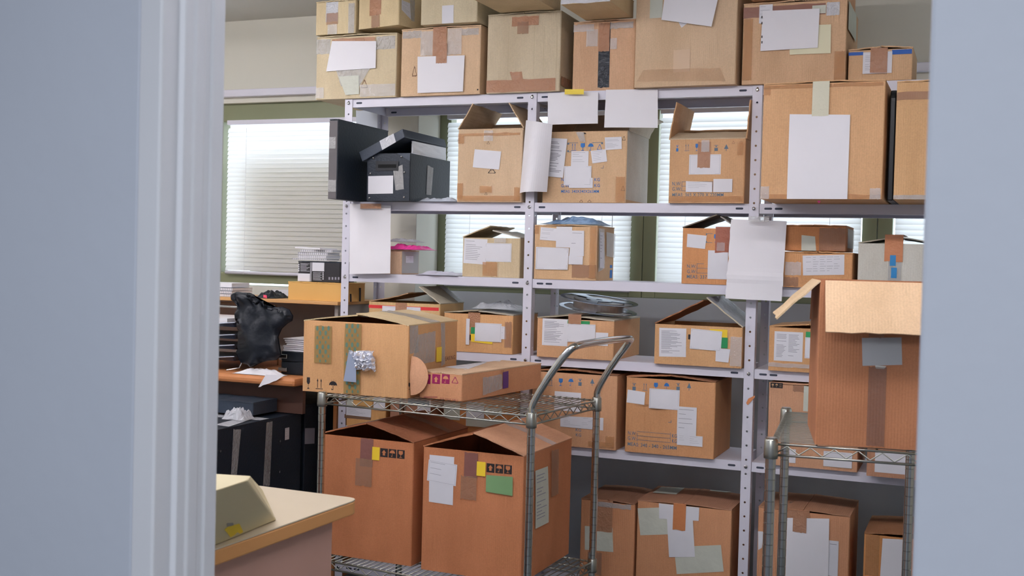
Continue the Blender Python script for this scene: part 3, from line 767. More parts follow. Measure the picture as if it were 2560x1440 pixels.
a5.paper('front', K2, [(1850, -80), (2345, -80), (2268, 250), (1812, 188)], 'paper_sheet', PAPER, lift=0.012, label='blank white sheet, lower edge curling forward')
a6 = cY('tan carton with a blank sheet under dark brown tape, beside the blue striped carton', 3.985, 0, K3, 342, 1288, 50, 738, 0.36, (212, 170, 128), z0=ZA, group=G_TOP)
a6.closed(); a6.tape('front', K3, (360, 50, 1110, 150), mat('dark_brown_tape', (140, 92, 74), .4, bump=.4)); a6.tape('front', K3, (1120, 20, 1240, 140), SILV); a6.tape('front', K3, (360, 175, 440, 735), ORANT); a6.tape('front', K3, (1190, 470, 1285, 735), ORANT)
a6.paper('front', K3, (990, 50, 1115, 125), m=SHEETG); a6.paper('front', K3, [(780, 240), (1162, 225), (1158, 488), (785, 502)], m=mat('cream_label', (226, 222, 190), .6)); a6.paper('front', K3, (507, 45, 628, 215), lines=4)
a6.paper('front', K3, [(540, 105), (1060, 82), (1042, 440), (518, 470)], 'paper_sheet', PAPER, lift=0.007)
for yy in (150, 205, 330, 380): a6.sym('front', K3, 'box', 529, yy, 538, yy + 22, INKK, lift=0.0085)
a6.paper('right', K3, (1300, 60, 1375, 330), m=SHEETG)
a7 = cY('small carton with a blue stripe round its top and brown tape over a label', 4.0, 0, K3, 1314, 1900, 466, 706, 0.26, (214, 170, 124), z0=ZA, group=G_TOP)
a7.closed(4); 
for q in ((1290, 478, 1455, 508), (1718, 452, 1900, 495)): a7.decal('front', K3, q, BLUT, 'blue_stripe')
a7.decal('right', K3, (1903, 450, 1952, 500), BLUT, 'blue_stripe'); a7.paper('front', K3, (1452, 475, 1718, 672), lines=10); a7.topstrip(a7.px('front', *cv(K3, 1600, 500))[0], 0.055, 0.078, BROWNT); [a7.bar('front', K3, 1465 + 14 * i, 672, 1475 + 14 * i, 678, INKF) for i in range(15)]
# --- second tier
b1 = cY('small upright kraft carton with shiny tape, leftmost of the upper stack', 3.985, 0, K1, 982, 1345, 30, 348, 0.28, (212, 192, 146), z0=ZA + a1.h + 0.012, group=G_TOP2)
b1.closed(); b1.tape('front', K1, (1080, 15, 1190, 200), SILV); b1.tape('front', K1, (1085, 120, 1190, 225), BROWNF); b1.tape('front', K1, (1095, 225, 1180, 345), CLEAR); b1.tape('front', K1, (1285, 30, 1340, 320), CLEARG)
b2 = cY('kraft carton turned to show its labelled side, second in the upper stack', 3.99, -12, K1, 1372, 1740, -60, 322, 0.30, (212, 190, 142), z0=ZA + max(a1.h, a2.h) + 0.016, group=G_TOP2)
b2.closed(); b2.tape('front', K1, (1480, -50, 1585, 140), BROWNT); b2.tape('front', K1, (1495, 140, 1570, 280), BROWNF); b2.paper('right', K1, [(1765, 0), (1840, 30), (1850, 180), (1765, 90)], lines=6); b2.tape('right', K1, [(1840, 0), (1885, 0), (1880, 200), (1850, 190)], CLEARG)
b3 = cY('flat pale carton with one narrow white label, on the second top carton', 3.95, 0, K1, 1942, 2458, -25, 225, 0.30, (206, 192, 156), z0=ZA + a2.h + 0.010, group=G_TOP2)
b3.closed(); b3.paper('front', K1, (2140, 50, 2245, 215))
b4 = cY('flat carton with clear tape overhanging the ridged carton below', 3.76, -1.5, K2, 92, 605, -110, 95, 0.29, (212, 192, 150), z0=ZA + a3.h + 0.010, group=G_TOP2)
b4.closed(); b4.tape('front', K2, (290, -100, 440, 80), SILV)
b5 = cY('shiny taped carton overhanging the narrow carton with the dark strip', 3.74, 0, K2, 882, 1335, -110, 92, 0.28, (212, 186, 140), z0=ZA + a4.h + 0.010, group=G_TOP2)
b5.closed(); b5.tape('front', K2, (885, -20, 1335, 80), SILV)
b6 = cY('carton resting flat on the top row carton with the big blank sheet', 3.96, 0, K3, 430, 1290, -260, 26, 0.32, (206, 150, 106), z0=ZA + a6.h + 0.010, group=G_TOP2)
b6.closed(); b6.tape('front', K3, (700, -80, 1000, 20), CLEARG)

# --- second shelf (LV[1])
ZB1 = LV[1] + 0.0005
c3 = cY('open tan carton with both long flaps leaning inward and one blank label', 3.985, 0, K4, 1562, 2300, 428, 1250, 0.285, (206, 174, 136), z0=ZB1, group=G_MID)
c3.flap('L', 0.112, 56, curl=3, ragged=0.004); c3.flap('R', 0.112, 57, curl=-2, ragged=0.004); c3.flap('B', 0.05, 75)
c3.paper('front', K4, [(1772, 655), (2075, 680), (2050, 888), (1750, 862)], lift=0.002); c3.tape('front', K4, (1875, 440, 1980, 560), CLEAR)
for q in ((1575, 470, 2290, 500), (1575, 500, 1650, 590), (1570, 1045, 1635, 1220), (2220, 1090, 2285, 1240), (1575, 1185, 2290, 1245), (1830, 1075, 1970, 1150)): c3.tape('front', K4, q, ORANT)
for q in ((1905, 560, 1945, 600), (1570, 525, 1602, 560), (1878, 1142, 1918, 1180)): c3.sym('front', K4, 'triangle', *q, INKK)
c3.sym('front', K4, 'triangle', 1912, 862, 2022, 938, INKK); c3.text('front', K4, 1950, 905, 16, 'CF', INKK)
c4 = cY('open carton with many labels half hidden by the curled sheet on the post', 4.0, 0, K5, 300, 1136, 402, 1105, 0.285, (208, 168, 124), z0=ZB1, group=G_MID)
c4.flap('L', 0.115, 62, curl=10, x0=0.012); c4.flap('R', 0.09, 100, curl=60, x0=0.012, m=card((200, 192, 172))); c4.flap('B', 0.1, 100)
for gx, nm in ((590, 'up'), (680, 'glass'), (760, 'umbrella'), (848, 'triangle')): c4.sym('front', K5, nm, gx, 512, gx + 58, 588, INKB)
c4.sym('front', K5, 'brackets', 555, 505, 910, 600, INKBF)
c4.text('front', K5, 490, 892, 32, 'N.W:', INKB); c4.text('front', K5, 490, 952, 32, 'G.W:', INKB); c4.text('front', K5, 490, 1008, 30, 'MEAS: 340X340X265MM', INKB, 380); c4.text('front', K5, 822, 892, 32, 'KG', INKB); c4.text('front', K5, 822, 950, 32, 'KG', INKB)
c4.sym('front', K5, 'triangle', 1085, 930, 1135, 995, INKK); c4.sym('front', K5, 'triangle', 750, 1075, 800, 1105, INKK); c4.sym('front', K5, 'triangle', 670, 1075, 715, 1105, INKK); c4.sym('front', K5, 'triangle', 1100, 435, 1140, 490, INKK); c4.sym('front', K5, 'umbrella', 690, 405, 745, 440, INKK)
c4.paper('front', K5, [(385, 460), (558, 470), (515, 860), (365, 845)], lines=22, name='paper_sheet', lift=0.004); c4.paper('front', K5, (595, 592, 768, 750), lines=7); c4.paper('front', K5, [(790, 590), (940, 572), (955, 695), (808, 716)], lines=6)
c4.paper('front', K5, [(930, 455), (1098, 448), (1100, 570), (935, 582)], lines=8); c4.paper('front', K5, (575, 860, 812, 960), lines=3); c4.paper('front', K5, (525, 742, 798, 935), border=True)
c4.bar('front', K5, 890, 760, 918, 764, INKBF); c4.bar('front', K5, 914, 735, 918, 762, INKBF); c4.tape('front', K5, [(640, 400), (720, 400), (740, 500), (690, 500)], CLEARG); c4.tape('front', K5, (1040, 850, 1130, 1100), ORANT)
c4.decal('right', K5, (1142, 400, 1402, 1103), card((202, 200, 190)), 'side_panel', label='pale grey side', lift=0.0004)
c5 = cY('open carton printed MEAS with upright flaps, below the two bare sheets, beside the right post', 3.985, 0, K5, 1562, 2318, 478, 1102, 0.26, (208, 158, 108), z0=ZB1, group=G_MID)
c5.flap('L', 0.135, 82, x1=0.26, curl=-4); c5.flap('R', 0.135, 94, x1=0.26); c5.flap('F', 0.10, 18, m=card((206, 184, 150))); c5.flap('B', 0.1, 30)
c5.sym('front', K5, 'jar', 1635, 530, 1672, 595, INKB); c5.sym('front', K5, 'up', 1725, 518, 1778, 590, INKBF); c5.sym('front', K5, 'glass', 1830, 518, 1865, 590, INKB); c5.sym('front', K5, 'jar', 2015, 528, 2070, 590, INKBF); c5.sym('front', K5, 'tree', 2115, 522, 2172, 590, INKBF)
c5.text('front', K5, 1600, 935, 38, 'N.W:', INKBF, 92); c5.text('front', K5, 1600, 988, 38, 'G.W:', INKBF, 92); c5.text('front', K5, 1600, 1045, 36, 'MEAS: 365 X 270 X 220MM', INKBF, 515)
c5.frame('front', K5, 1698, 895, 2010, 990, 4, INKBF); c5.bar('front', K5, 1698, 940, 2010, 944, INKBF)
c5.paper('front', K5, (1772, 625, 2090, 825), border=True); c5.tape('front', K5, (1858, 500, 1985, 758), BROWNT); c5.tape('front', K5, (1895, 480, 1975, 600), CLEAR)
c5.paper('front', K5, [(1742, 892), (2005, 902), (2003, 1002), (1740, 1000)], lines=5); c5.paper('front', K5, (2016, 870, 2205, 1002)); c5.sym('front', K5, 'triangle', 2200, 485, 2232, 520, INKF); c5.sym('front', K5, 'triangle', 2275, 485, 2305, 520, INKF)
c5.tape('front', K5, (1570, 1040, 2310, 1098), ORANT); c5.tape('front', K5, (2255, 500, 2312, 630), ORANT)
c6 = cY('big orange-tan carton with a tall blank sheet and masking tape, right of the right post', 3.72, 0, K6, 425, 1712, -812, 465, 0.44, (216, 164, 112), z0=ZB1, ztop=LV[0] - 0.045, group=G_MID)
c6.closed(); c6.tape('front', K3, (540, 765, 1640, 800), ORANT); c6.tape('front', K3, (540, 800, 610, 870), ORANT); c6.tape('front', K6, (425, 365, 1700, 462), ORANT); c6.tape('front', K6, (1585, 300, 1700, 465), CLEAR); c6.tape('front', K6, (425, 280, 520, 465), CLEAR)
c6.topstrip(c6.px('front', *cv(K3, 1070, 850))[0], 0.052, 0.105, MASK, name='masking_tape', back=0.2)
c6.paper('front', K3, [(785, 1045), (1338, 1050), (1310, 1828), (758, 1822)], 'paper_sheet', PAPER, lift=0.004); c6.decal('front', K6, (975, 430, 1125, 468), SHEET, 'shipping_label'); c6.sym('front', K6, 'glass', 1030, 432, 1070, 466, INKM, lift=0.006)
c7 = cY('orange-tan carton cut off by the doorway edge, beside the black case', 3.72, 0, K3, 1726, 2500, 815, 1900, 0.42, (218, 168, 112), z0=ZB1, ztop=LV[0] - 0.052, group=G_MID)
c7.closed(1); c7.tape('front', K3, (1730, 830, 2480, 905), BROWNF); c7.tape('front', K6, (1825, 370, 2300, 465), CLEARG)

# --- third shelf (LV[2])
ZB2 = LV[2] + 0.0005
d1 = cY('small grey carton holding up a pink bag behind the hanging sheet', 4.03, 0, K7, 560, 835, 705, 985, 0.15, (204, 166, 132), z0=ZB2, group=G_MID)
d1.closed(); d1.paper('right', K7, (838, 708, 1035, 975), m=mat('grey_card_face', (176, 176, 172), .7), name='side_panel'); d1.paper('right', K7, (880, 768, 968, 850), lines=5, cols=2)
d3 = cY('small pale carton with two pale sheets and a peaked top, in the left bay', 4.02, 0, K7, 1560, 2250, 545, 1008, 0.25, (200, 178, 138), z0=ZB2, group=G_MID)
d3.flap('L', d3.w / 2 + 0.003, 21, ragged=0.003); d3.flap('R', d3.w / 2, 13, ragged=0.003, m=card((190, 186, 172)))
d3.paper('front', K7, [(1590, 555), (1868, 568), (1848, 872), (1577, 852)], lines=11); d3.paper('front', K7, (1838, 615, 2155, 838), border=True); d3.tape('front', K7, (1810, 842, 1985, 1010), ORANT); d3.tape('front', K7, (1950, 545, 2090, 610), CLEAR)
d4 = cY('carton plastered with pale labels under a blue plastic bag, just right of the middle post', 4.0, 0, K8, 215, 842, 180, 700, 0.21, (210, 168, 120), z0=ZB2, group=G_MID)
d4.closed(); d4.tape('front', K8, (225, 180, 270, 260), ORANT); d4.tape('front', K8, (600, 570, 840, 700), BROWNF)
d4.paper('front', K8, [(290, 192), (450, 205), (445, 330), (280, 318)], lines=8); d4.paper('front', K8, (445, 188, 602, 395)); d4.paper('front', K8, [(600, 225), (725, 228), (722, 482), (575, 482)], lines=2); d4.paper('front', K8, (570, 482, 712, 565)); d4.paper('front', K8, [(245, 388), (575, 402), (560, 618), (238, 612)], border=True)
d4.text('front', K8, 598, 572, 10, 'No.', INKK); d4.tape('front', K8, (780, 190, 842, 705), ORANT)
d4.tape('right', K8, [(855, 200), (910, 210), (910, 600), (850, 640)], CLEARG); d4.paper('right', K8, [(928, 240), (1018, 260), (1008, 500), (925, 480)], m=CLEARG, name='plastic_pouch')
d4.paper('right', K8, [(862, 240), (900, 246), (898, 600), (860, 600)], lines=9); d4.bar('right', K8, 975, 570, 1000, 600, INKB); d4.bar('right', K8, 975, 620, 1000, 700, INKB)
d5 = cY('open carton printed MEAS with a blue glass mark, half hidden behind the torn-edged sheet', 4.0, 0, K8, 1692, 2240, 200, 742, 0.24, (214, 142, 84), z0=ZB2, group=G_MID)
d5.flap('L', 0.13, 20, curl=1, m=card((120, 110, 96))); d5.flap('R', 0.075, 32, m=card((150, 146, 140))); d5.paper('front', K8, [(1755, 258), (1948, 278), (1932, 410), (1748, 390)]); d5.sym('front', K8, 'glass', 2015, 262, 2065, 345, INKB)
d5.sym('front', K8, 'brackets', 1940, 255, 2160, 350, INKBF); d5.topstrip(d5.px('front', *cv(K8, 2120, 300))[0], 0.06, 0.085, mat('reddish_brown_tape', (158, 90, 66), .35, bump=.5)); d5.paper('front', K8, (1960, 425, 2160, 712), name='paper_sheet'); 
d5.text('front', K8, 1748, 598, 36, 'N.W:', INKBF, 95); d5.text('front', K8, 1748, 650, 36, 'G.W:', INKBF, 95); d5.text('front', K8, 1745, 702, 36, 'MEAS: 337', INKBF, 205); d5.frame('front', K8, 1848, 558, 2100, 655, 4, INKBF); d5.bar('front', K8, 1848, 603, 2100, 607, INKBF)
d5.tape('front', K8, (2050, 345, 2130, 430), CLEAR)
MBl = MB()
d7 = cY('orange carton with a gridded packing list, lower of the pair behind the torn-edged sheet', 3.985, 0, K6, 665, 1395, 982, 1335, 0.26, (214, 150, 92), z0=ZB2, group=G_MID)
d7.closed(); d7.paper('front', K6, [(875, 1012), (1318, 1002), (1315, 1215), (880, 1222)], 'packing_list', SHEET, lines=7, cols=5); d7.tape('front', K6, (690, 1080, 860, 1220), CLEAR); d7.tape('front', K6, (670, 1240, 830, 1335), BROWNF)
d6 = cY('orange-brown carton lying on top of the carton with the gridded list', 3.995, 0, K6, 640, 1330, 700, 972, 0.24, (204, 128, 72), z0=ZB2 + d7.h + 0.009, group=G_MID)
d6.closed(); d6.paper('front', K6, [(865, 795), (1008, 810), (1018, 962), (862, 960)], m=SHEETG); d6.tape('front', K6, (1050, 720, 1330, 960), BROWNF); d6.paper('right', K6, (1345, 740, 1435, 940), m=CLEARG, name='plastic_pouch')
d8 = cY('pale grey carton with two bright blue stickers and brown tape, by the right doorway edge', 3.96, 0, K6, 1452, 2320, 880, 1335, 0.28, (204, 204, 194), z0=ZB2, group=G_MID)
d8.flap('L', d8.w / 2, 9, m=card((190, 180, 156))); d8.flap('R', d8.w / 2, 9); d8.topstrip(d8.px('front', *cv(K6, 1842, 900))[0], 0.058, 0.058, mat('orange_brown_tape', (196, 126, 80), .4, bump=.4), zt=0.03)
d8.tape('front', K6, (1780, 990, 1920, 1300), CLEARG); d8.decal('front', K6, (1800, 1008, 1862, 1120), BLUS, 'blue_sticker'); d8.decal('front', K6, (1812, 1140, 1872, 1250), BLUS, 'blue_sticker')

# --- fourth shelf (LV[3])
ZB3 = LV[3] + 0.0005
e1 = cY('carton with a red stripe and raised flap, behind the large carton on the cart', 4.0, 0, K7, 430, 1285, 1312, 1900, 0.22, (212, 170, 110), z0=ZB3, group=G_MID)
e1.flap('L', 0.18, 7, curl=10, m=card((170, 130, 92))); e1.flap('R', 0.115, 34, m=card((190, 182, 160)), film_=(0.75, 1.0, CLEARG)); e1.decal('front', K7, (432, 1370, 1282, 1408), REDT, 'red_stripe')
e1.paper('front', K7, (605, 1375, 1065, 1500), lines=3); e1.tape('front', K7, (765, 1320, 900, 1500), BROWNT)
e2 = cY('carton with a blank label over green and yellow stickers, behind the red striped flat carton', 4.0, 0, K4 if 0 else L4, 1606, 2362, 400, 828, 0.26, (216, 158, 98), z0=ZB3, group=G_MID)
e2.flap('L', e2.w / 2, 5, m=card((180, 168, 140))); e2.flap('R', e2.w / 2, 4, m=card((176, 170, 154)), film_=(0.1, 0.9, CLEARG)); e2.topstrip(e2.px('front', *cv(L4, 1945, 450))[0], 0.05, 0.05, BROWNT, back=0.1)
e2.decal('front', L4, (1912, 510, 2010, 632), GRN, 'green_sticker'); e2.decal('front', L4, [(1912, 632), (2146, 632), (2146, 745), (1915, 715)], YEL, 'yellow_sticker'); e2.paper('front', L4, [(2240, 548), (2292, 552), (2296, 690), (2240, 688)], lines=2); e2.paper('front', L4, (1957, 515, 2246, 715), border=True)
e2.paper('front', L4, (1860, 465, 1898, 748)); e2.tape('front', L4, (2280, 500, 2355, 780), BROWNF); e2.sym('front', L4, 'box', 1897, 640, 1910, 700, INKK)
e3 = cY('low wide carton with a sheet of fine print carrying the metal reel', 3.985, 0.8, L6, 135, 765, 245, 535, 0.36, (212, 156, 106), z0=ZB3, group=G_MID)
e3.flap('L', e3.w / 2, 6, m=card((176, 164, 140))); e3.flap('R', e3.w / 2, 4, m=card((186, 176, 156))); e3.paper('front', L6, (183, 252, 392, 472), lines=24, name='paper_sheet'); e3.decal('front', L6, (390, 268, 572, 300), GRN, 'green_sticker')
e3.paper('front', L6, (620, 365, 722, 472)); e3.paper('front', L6, [(388, 290), (620, 300), (618, 440), (385, 440)], border=True); e3.topstrip(e3.px('front', *cv(L6, 450, 260))[0], 0.05, 0.016, BROWNT, back=0.12, zt=0.02)
e4 = cY('low carton with flaps meeting in a high peak and a yellow and green sticker', 3.985, 0, L6, 1095, 1812, 292, 612, 0.285, (212, 158, 102), z0=ZB3, group=G_MID)
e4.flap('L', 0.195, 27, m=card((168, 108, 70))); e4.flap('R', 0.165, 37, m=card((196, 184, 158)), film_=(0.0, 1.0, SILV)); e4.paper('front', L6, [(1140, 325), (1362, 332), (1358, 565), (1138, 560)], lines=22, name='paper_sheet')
e4.decal('front', L6, (1555, 338, 1697, 405), YEL, 'yellow_sticker'); e4.decal('front', L6, (1640, 405, 1700, 492), GRN, 'green_sticker'); e4.paper('front', L6, [(1605, 492), (1722, 500), (1706, 610), (1600, 598)]); e4.paper('front', L6, [(1402, 330), (1656, 356), (1645, 516), (1390, 495)], border=True)
e4.sym('front', L6, 'box', 1377, 380, 1395, 420, INKK); e4.tape('front', L6, (1720, 400, 1835, 640), CLEAR)
e5 = cY('low carton with fine print sheet in the right bay, partly behind the tall open carton', 3.985, 0, M3, 116, 700, 452, 745, 0.28, (212, 154, 96), z0=ZB3, group=G_MID)
e5.flap('L', e5.w / 2, 5); e5.flap('R', e5.w / 2, 5); e5.paper('front', M3, (160, 488, 366, 700), lines=18, cols=2, name='paper_sheet'); e5.paper('front', M3, (382, 530, 540, 682), border=True); e5.decal('front', M3, (388, 490, 520, 530), GRN, 'green_sticker'); e5.tape('front', M3, (116, 715, 415, 745), CLEAR)

# --- fifth shelf (LV[4])
ZB4 = LV[4] + 0.0005
h1 = cY('orange carton with pale stickers just inside the left post, behind the cart', 3.99, 0, M1, 545, 1180, -250, 640, 0.26, (220, 158, 84), z0=ZB4, group=G_MID)
h1.closed(); h1.paper('front', M1, [(525, 235), (670, 180), (670, 420), (530, 500)], m=SHEETG); h1.paper('front', M1, [(520, 330), (955, 385), (950, 535), (515, 490)], lines=9); h1.paper('front', M1, (992, 215, 1175, 420)); h1.paper('front', M1, (668, 190, 980, 350), m=mat('ochre_label', (206, 160, 96), .6)); h1.bar('front', M1, 520, 500, 945, 560, INKF)
h2 = cY('brown carton with one upright blue-white label between two others behind the cart', 4.0, 0, M1, 1240, 1900, -200, 720, 0.27, (176, 118, 88), z0=ZB4, group=G_MID)
h2.closed(); h2.paper('front', M1, (1690, 230, 1898, 640)); h2.decal('front', M1, (1540, 235, 1880, 345), mat('dark_blue_print_panel', (44, 78, 104), .6), 'printed_panel')
h3 = cY('carton with a long strip label just left of the middle post, behind the cart', 3.99, 0, M1, 2100, 3290, -200, 860, 0.26, (206, 126, 62), z0=ZB4, group=G_MID)
h3.closed(); h3.paper('front', M1, (2105, 285, 2370, 570), m=SHEETG); h3.paper('front', M2, (40, 290, 330, 680)); h3.paper('front', M2, (345, 380, 610, 500), m=SHEETG, lines=2); h3.paper('front', M2, [(45, 540), (690, 565), (690, 715), (45, 670)], m=SHEETG)
h4 = cY('carton with a long white label and printed marks right behind the cart handle', 3.985, 0, L6, 88, 783, 690, 1300, 0.28, (206, 148, 102), z0=ZB4, ztop=LV[3] - LH - 0.021, group=G_MID)
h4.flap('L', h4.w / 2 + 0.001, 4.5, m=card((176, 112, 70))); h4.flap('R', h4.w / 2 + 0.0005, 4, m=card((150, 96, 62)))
h4.decal('front', L6, (88, 678, 160, 810), YEL, 'yellow_sticker')
for gx, nm in ((228, 'up'), (312, 'glass'), (395, 'umbrella'), (470, 'jar'), (570, 'tree')): h4.sym('front', L6, nm, gx, 740, gx + 44, 800, INKB if nm in ('glass', 'umbrella') else INKBF)
h4.paper('front', L6, (284, 850, 500, 1005)); h4.paper('front', L6, [(333, 1045), (685, 1062), (682, 1165), (332, 1132)], lines=6); h4.text('front', L6, 455, 1170, 26, 'KG', INKBF); h4.text('front', L6, 455, 1212, 26, 'KG', INKBF)
h4.tape('front', L6, (700, 1215, 770, 1290), ORANT); h4.tape('front', L6, (560, 1260, 770, 1300), ORANT)
h5 = cY('dented carton printed MEAS 340, right of the carton behind the cart handle', 3.985, 0, L6, 855, 1585, 735, 1330, 0.285, (208, 144, 90), z0=ZB4, ztop=LV[3] - LH - 0.021, group=G_MID)
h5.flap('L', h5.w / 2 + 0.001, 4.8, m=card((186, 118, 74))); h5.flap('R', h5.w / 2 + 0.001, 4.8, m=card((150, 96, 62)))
for gx, nm in ((912, 'jar'), (1002, 'up'), (1090, 'glass'), (1178, 'umbrella'), (1272, 'jar'), (1362, 'tree')): h5.sym('front', L6, nm, gx, 775, gx + 44, 838, INKB if nm in ('glass', 'umbrella') else INKBF)
h5.text('front', L6, 882, 1198, 30, 'N.W:', INKBF, 70); h5.text('front', L6, 880, 1240, 30, 'G.W:', INKBF, 72); h5.text('front', L6, 878, 1288, 30, 'MEAS: 340 - 340 - 265MM', INKBF, 404); h5.text('front', L6, 1242, 1222, 30, 'KG', INKBF, 42); h5.text('front', L6, 1242, 1264, 30, 'KG', INKBF, 42)
h5.frame('front', L6, 958, 1182, 1232, 1254, 3, INKBF); h5.bar('front', L6, 958, 1217, 1232, 1220, INKBF); h5.bar('front', L6, 1215, 1096, 1240, 1100, INKBF); h5.bar('front', L6, 1236, 1080, 1240, 1100, INKBF)
h5.paper('front', L6, [(882, 830), (1026, 852), (1018, 956), (872, 935)]); h5.paper('front', L6, (1058, 828, 1306, 990), border=True); h5.paper('front', L6, (1288, 972, 1445, 1205), lines=5); h5.paper('front', L6, (1286, 1205, 1495, 1290), lines=4, cols=2)
da, dc = h5.px('front', *cv(L6, 1085, 1080)); h5.res = (30, 6, 26)
h5.dents = [('front', da, dc, 0.035, 0.05, 0.012), ('front', da + 0.002, dc, 0.006, 0.045, 0.008), ('front', da - 0.015, dc + 0.040, 0.045, 0.006, 0.006)]
h6 = cY('carton with small shipping marks in the right bay behind the right cart', 3.985, 0, M3, 106, 760, 845, 1423, 0.28, (208, 150, 110), z0=ZB4, ztop=LV[3] - LH - 0.012, group=G_MID)
h6.closed(); h6.sym('front', M3, 'box', 133, 855, 222, 893, INKK)
for i, nm in enumerate(('glass', 'umbrella', 'up')): h6.sym('front', M3, nm, 140 + i * 28, 862, 160 + i * 28, 886, mat('marks_on_black', (190, 150, 112), .7), lift=0.0012)
h6.tape('front', M3, (295, 845, 385, 920), BROWNF); h6.paper('front', M3, (372, 850, 410, 1060), m=SHEETG)
h6.paper('front', M4, (440, 95, 548, 240), lines=3, cols=1); h6.paper('front', M4, (842, 125, 1145, 288), lines=2)
h7 = cY('carton with a blank white label hanging over the shelf edge, right end behind the cart', 3.94, 0, M4, 1296, 2300, -40, 352, 0.28, (190, 132, 98), z0=ZB4, group=G_MID)
h7.closed(); h7.paper('front', M4, (1385, 140, 1770, 355))

# --- bottom shelf
ZB5 = LV[5] + 0.0005
k1 = cY('closed carton with a pale square label at the bottom, half behind the cart post', 3.985, 0, L7, 20, 592, 625, 1900, 0.29, (206, 136, 88), z0=ZB5, group=G_MID)
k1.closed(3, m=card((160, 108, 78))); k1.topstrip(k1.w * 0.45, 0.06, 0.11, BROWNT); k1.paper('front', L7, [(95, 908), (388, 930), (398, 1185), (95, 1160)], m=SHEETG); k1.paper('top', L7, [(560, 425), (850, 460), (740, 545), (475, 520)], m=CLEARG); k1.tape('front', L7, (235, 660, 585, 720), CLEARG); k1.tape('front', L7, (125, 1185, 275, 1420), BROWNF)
k2 = cY('closed carton with crossed pale sheets and orange-brown tape, bottom of the middle bay', 3.985, 0, L7, 615, 1612, 640, 1950, 0.29, (210, 142, 94), z0=ZB5, group=G_MID)
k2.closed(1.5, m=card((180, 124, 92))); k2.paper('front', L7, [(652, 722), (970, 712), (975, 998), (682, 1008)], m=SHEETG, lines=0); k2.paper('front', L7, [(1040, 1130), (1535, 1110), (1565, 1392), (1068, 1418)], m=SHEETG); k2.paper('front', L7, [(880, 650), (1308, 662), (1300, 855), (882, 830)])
k2.paper('front', L7, [(965, 820), (1240, 850), (1262, 1235), (988, 1238)]); k2.topstrip(k2.px('front', *cv(L7, 1098, 800))[0], 0.046, 0.088, mat('orange_brown_tape', (196, 126, 80), .4)); k2.paper('top', L7, [(905, 520), (1150, 530), (1060, 600), (810, 580)], m=SHEETG); k2.paper('top', L7, [(1480, 500), (1690, 540), (1590, 580), (1400, 560)], m=SHEETG)
k3 = cY('closed carton with a tall blank sheet, bottom shelf, behind the right cart', 3.985, 0, M4, 115, 1088, 712, 1950, 0.29, (206, 140, 96), z0=ZB5, group=G_MID)
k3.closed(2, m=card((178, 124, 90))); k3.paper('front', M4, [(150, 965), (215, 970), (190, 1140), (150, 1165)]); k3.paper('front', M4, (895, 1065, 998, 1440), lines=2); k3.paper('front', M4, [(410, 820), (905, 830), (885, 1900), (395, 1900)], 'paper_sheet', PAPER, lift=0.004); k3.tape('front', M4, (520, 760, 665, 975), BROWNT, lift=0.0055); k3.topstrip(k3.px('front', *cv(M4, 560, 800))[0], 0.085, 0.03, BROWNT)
k4 = cY('orange carton with a torn-edged blank sheet, bottom right against the doorway edge', 3.985, 0, M4, 1240, 2300, 990, 2000, 0.29, (214, 140, 74), z0=ZB5, group=G_MID)
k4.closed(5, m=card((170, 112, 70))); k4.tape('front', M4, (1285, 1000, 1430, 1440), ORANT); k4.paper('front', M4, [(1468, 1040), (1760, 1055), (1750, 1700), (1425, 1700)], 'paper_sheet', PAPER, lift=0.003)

# --- cartons on the carts
f1 = cZ('large carton with dotted green tape and a silver film patch on the cart top', ZCT + 0.003, L4, (68, 1252), (1212, 1338), 490, 0.40, (218, 160, 100), bulge=0.005)
f1.flap('L', f1.w / 2 + 0.01, 9, curl=-4, ragged=0.012, m=card((204, 180, 130))); f1.flap('R', f1.w / 2, 12, curl=-6, ragged=0.01, m=card((212, 186, 138)), film_=(0.42, 0.62, CLEARG)); f1.flap('F', 0.06, -12, x0=0.01, x1=f1.w - 0.01)
f1.tape('right', L4, [(1238, 545), (1330, 530), (1330, 830), (1240, 850)], CLEARG); f1.tape('right', L4, [(1330, 640), (1515, 600), (1505, 930), (1245, 980)], CLEARG); f1.tape('right', L4, [(1575, 510), (1620, 500), (1615, 960), (1575, 985)], CLEARG); f1.tape('right', L4, [(1815, 480), (1858, 475), (1850, 650), (1820, 700)], CLEARG)
f1.decal('right', L4, (1518, 775, 1575, 935), YEL, 'yellow_sticker'); f1.text('right', L4, 1620, 925, 45, 'EAKING', INKF, 112)
DOTT = film('olive_speckled_tape', (182, 150, 92), 0.6, rough=0.35, bump=0.25); DOTG = mat('teal_dots', (88, 126, 112), .6)
def dotted(c, k, q, rows, cols):
    o = c.tape('front', k, q, DOTT, name='patterned_tape', label='tape with teal dots'); c.n += 1; lf = 0.0006 * c.n + 0.0004
    mb = MB(); x0, y0, x1, y1 = q
    for r_ in range(rows):
        nn = cols if r_ % 2 == 0 else cols - 1
        for j in range(nn):
            fx = (j + 0.5 + (0 if r_ % 2 == 0 else 0.5)) / cols; fy = (r_ + 0.5) / rows
            a, b_ = c.px('front', *cv(k, x0 + (x1 - x0) * fx, y0 + (y1 - y0) * fy)); big = 1.0 if (r_ // 2) % 2 == 0 else 0.65
            mb.poly([c.at('front', a + 0.0048 * big * math.cos(t * PI / 5), b_ + 0.0085 * big * math.sin(t * PI / 5), lf) for t in range(10)])
    mb.build('tape_dots', DOTG, o, local=True)
dotted(f1, L4, (210, 545, 395, 950), 8, 3); dotted(f1, L4, (535, 520, 715, 1285), 15, 3)
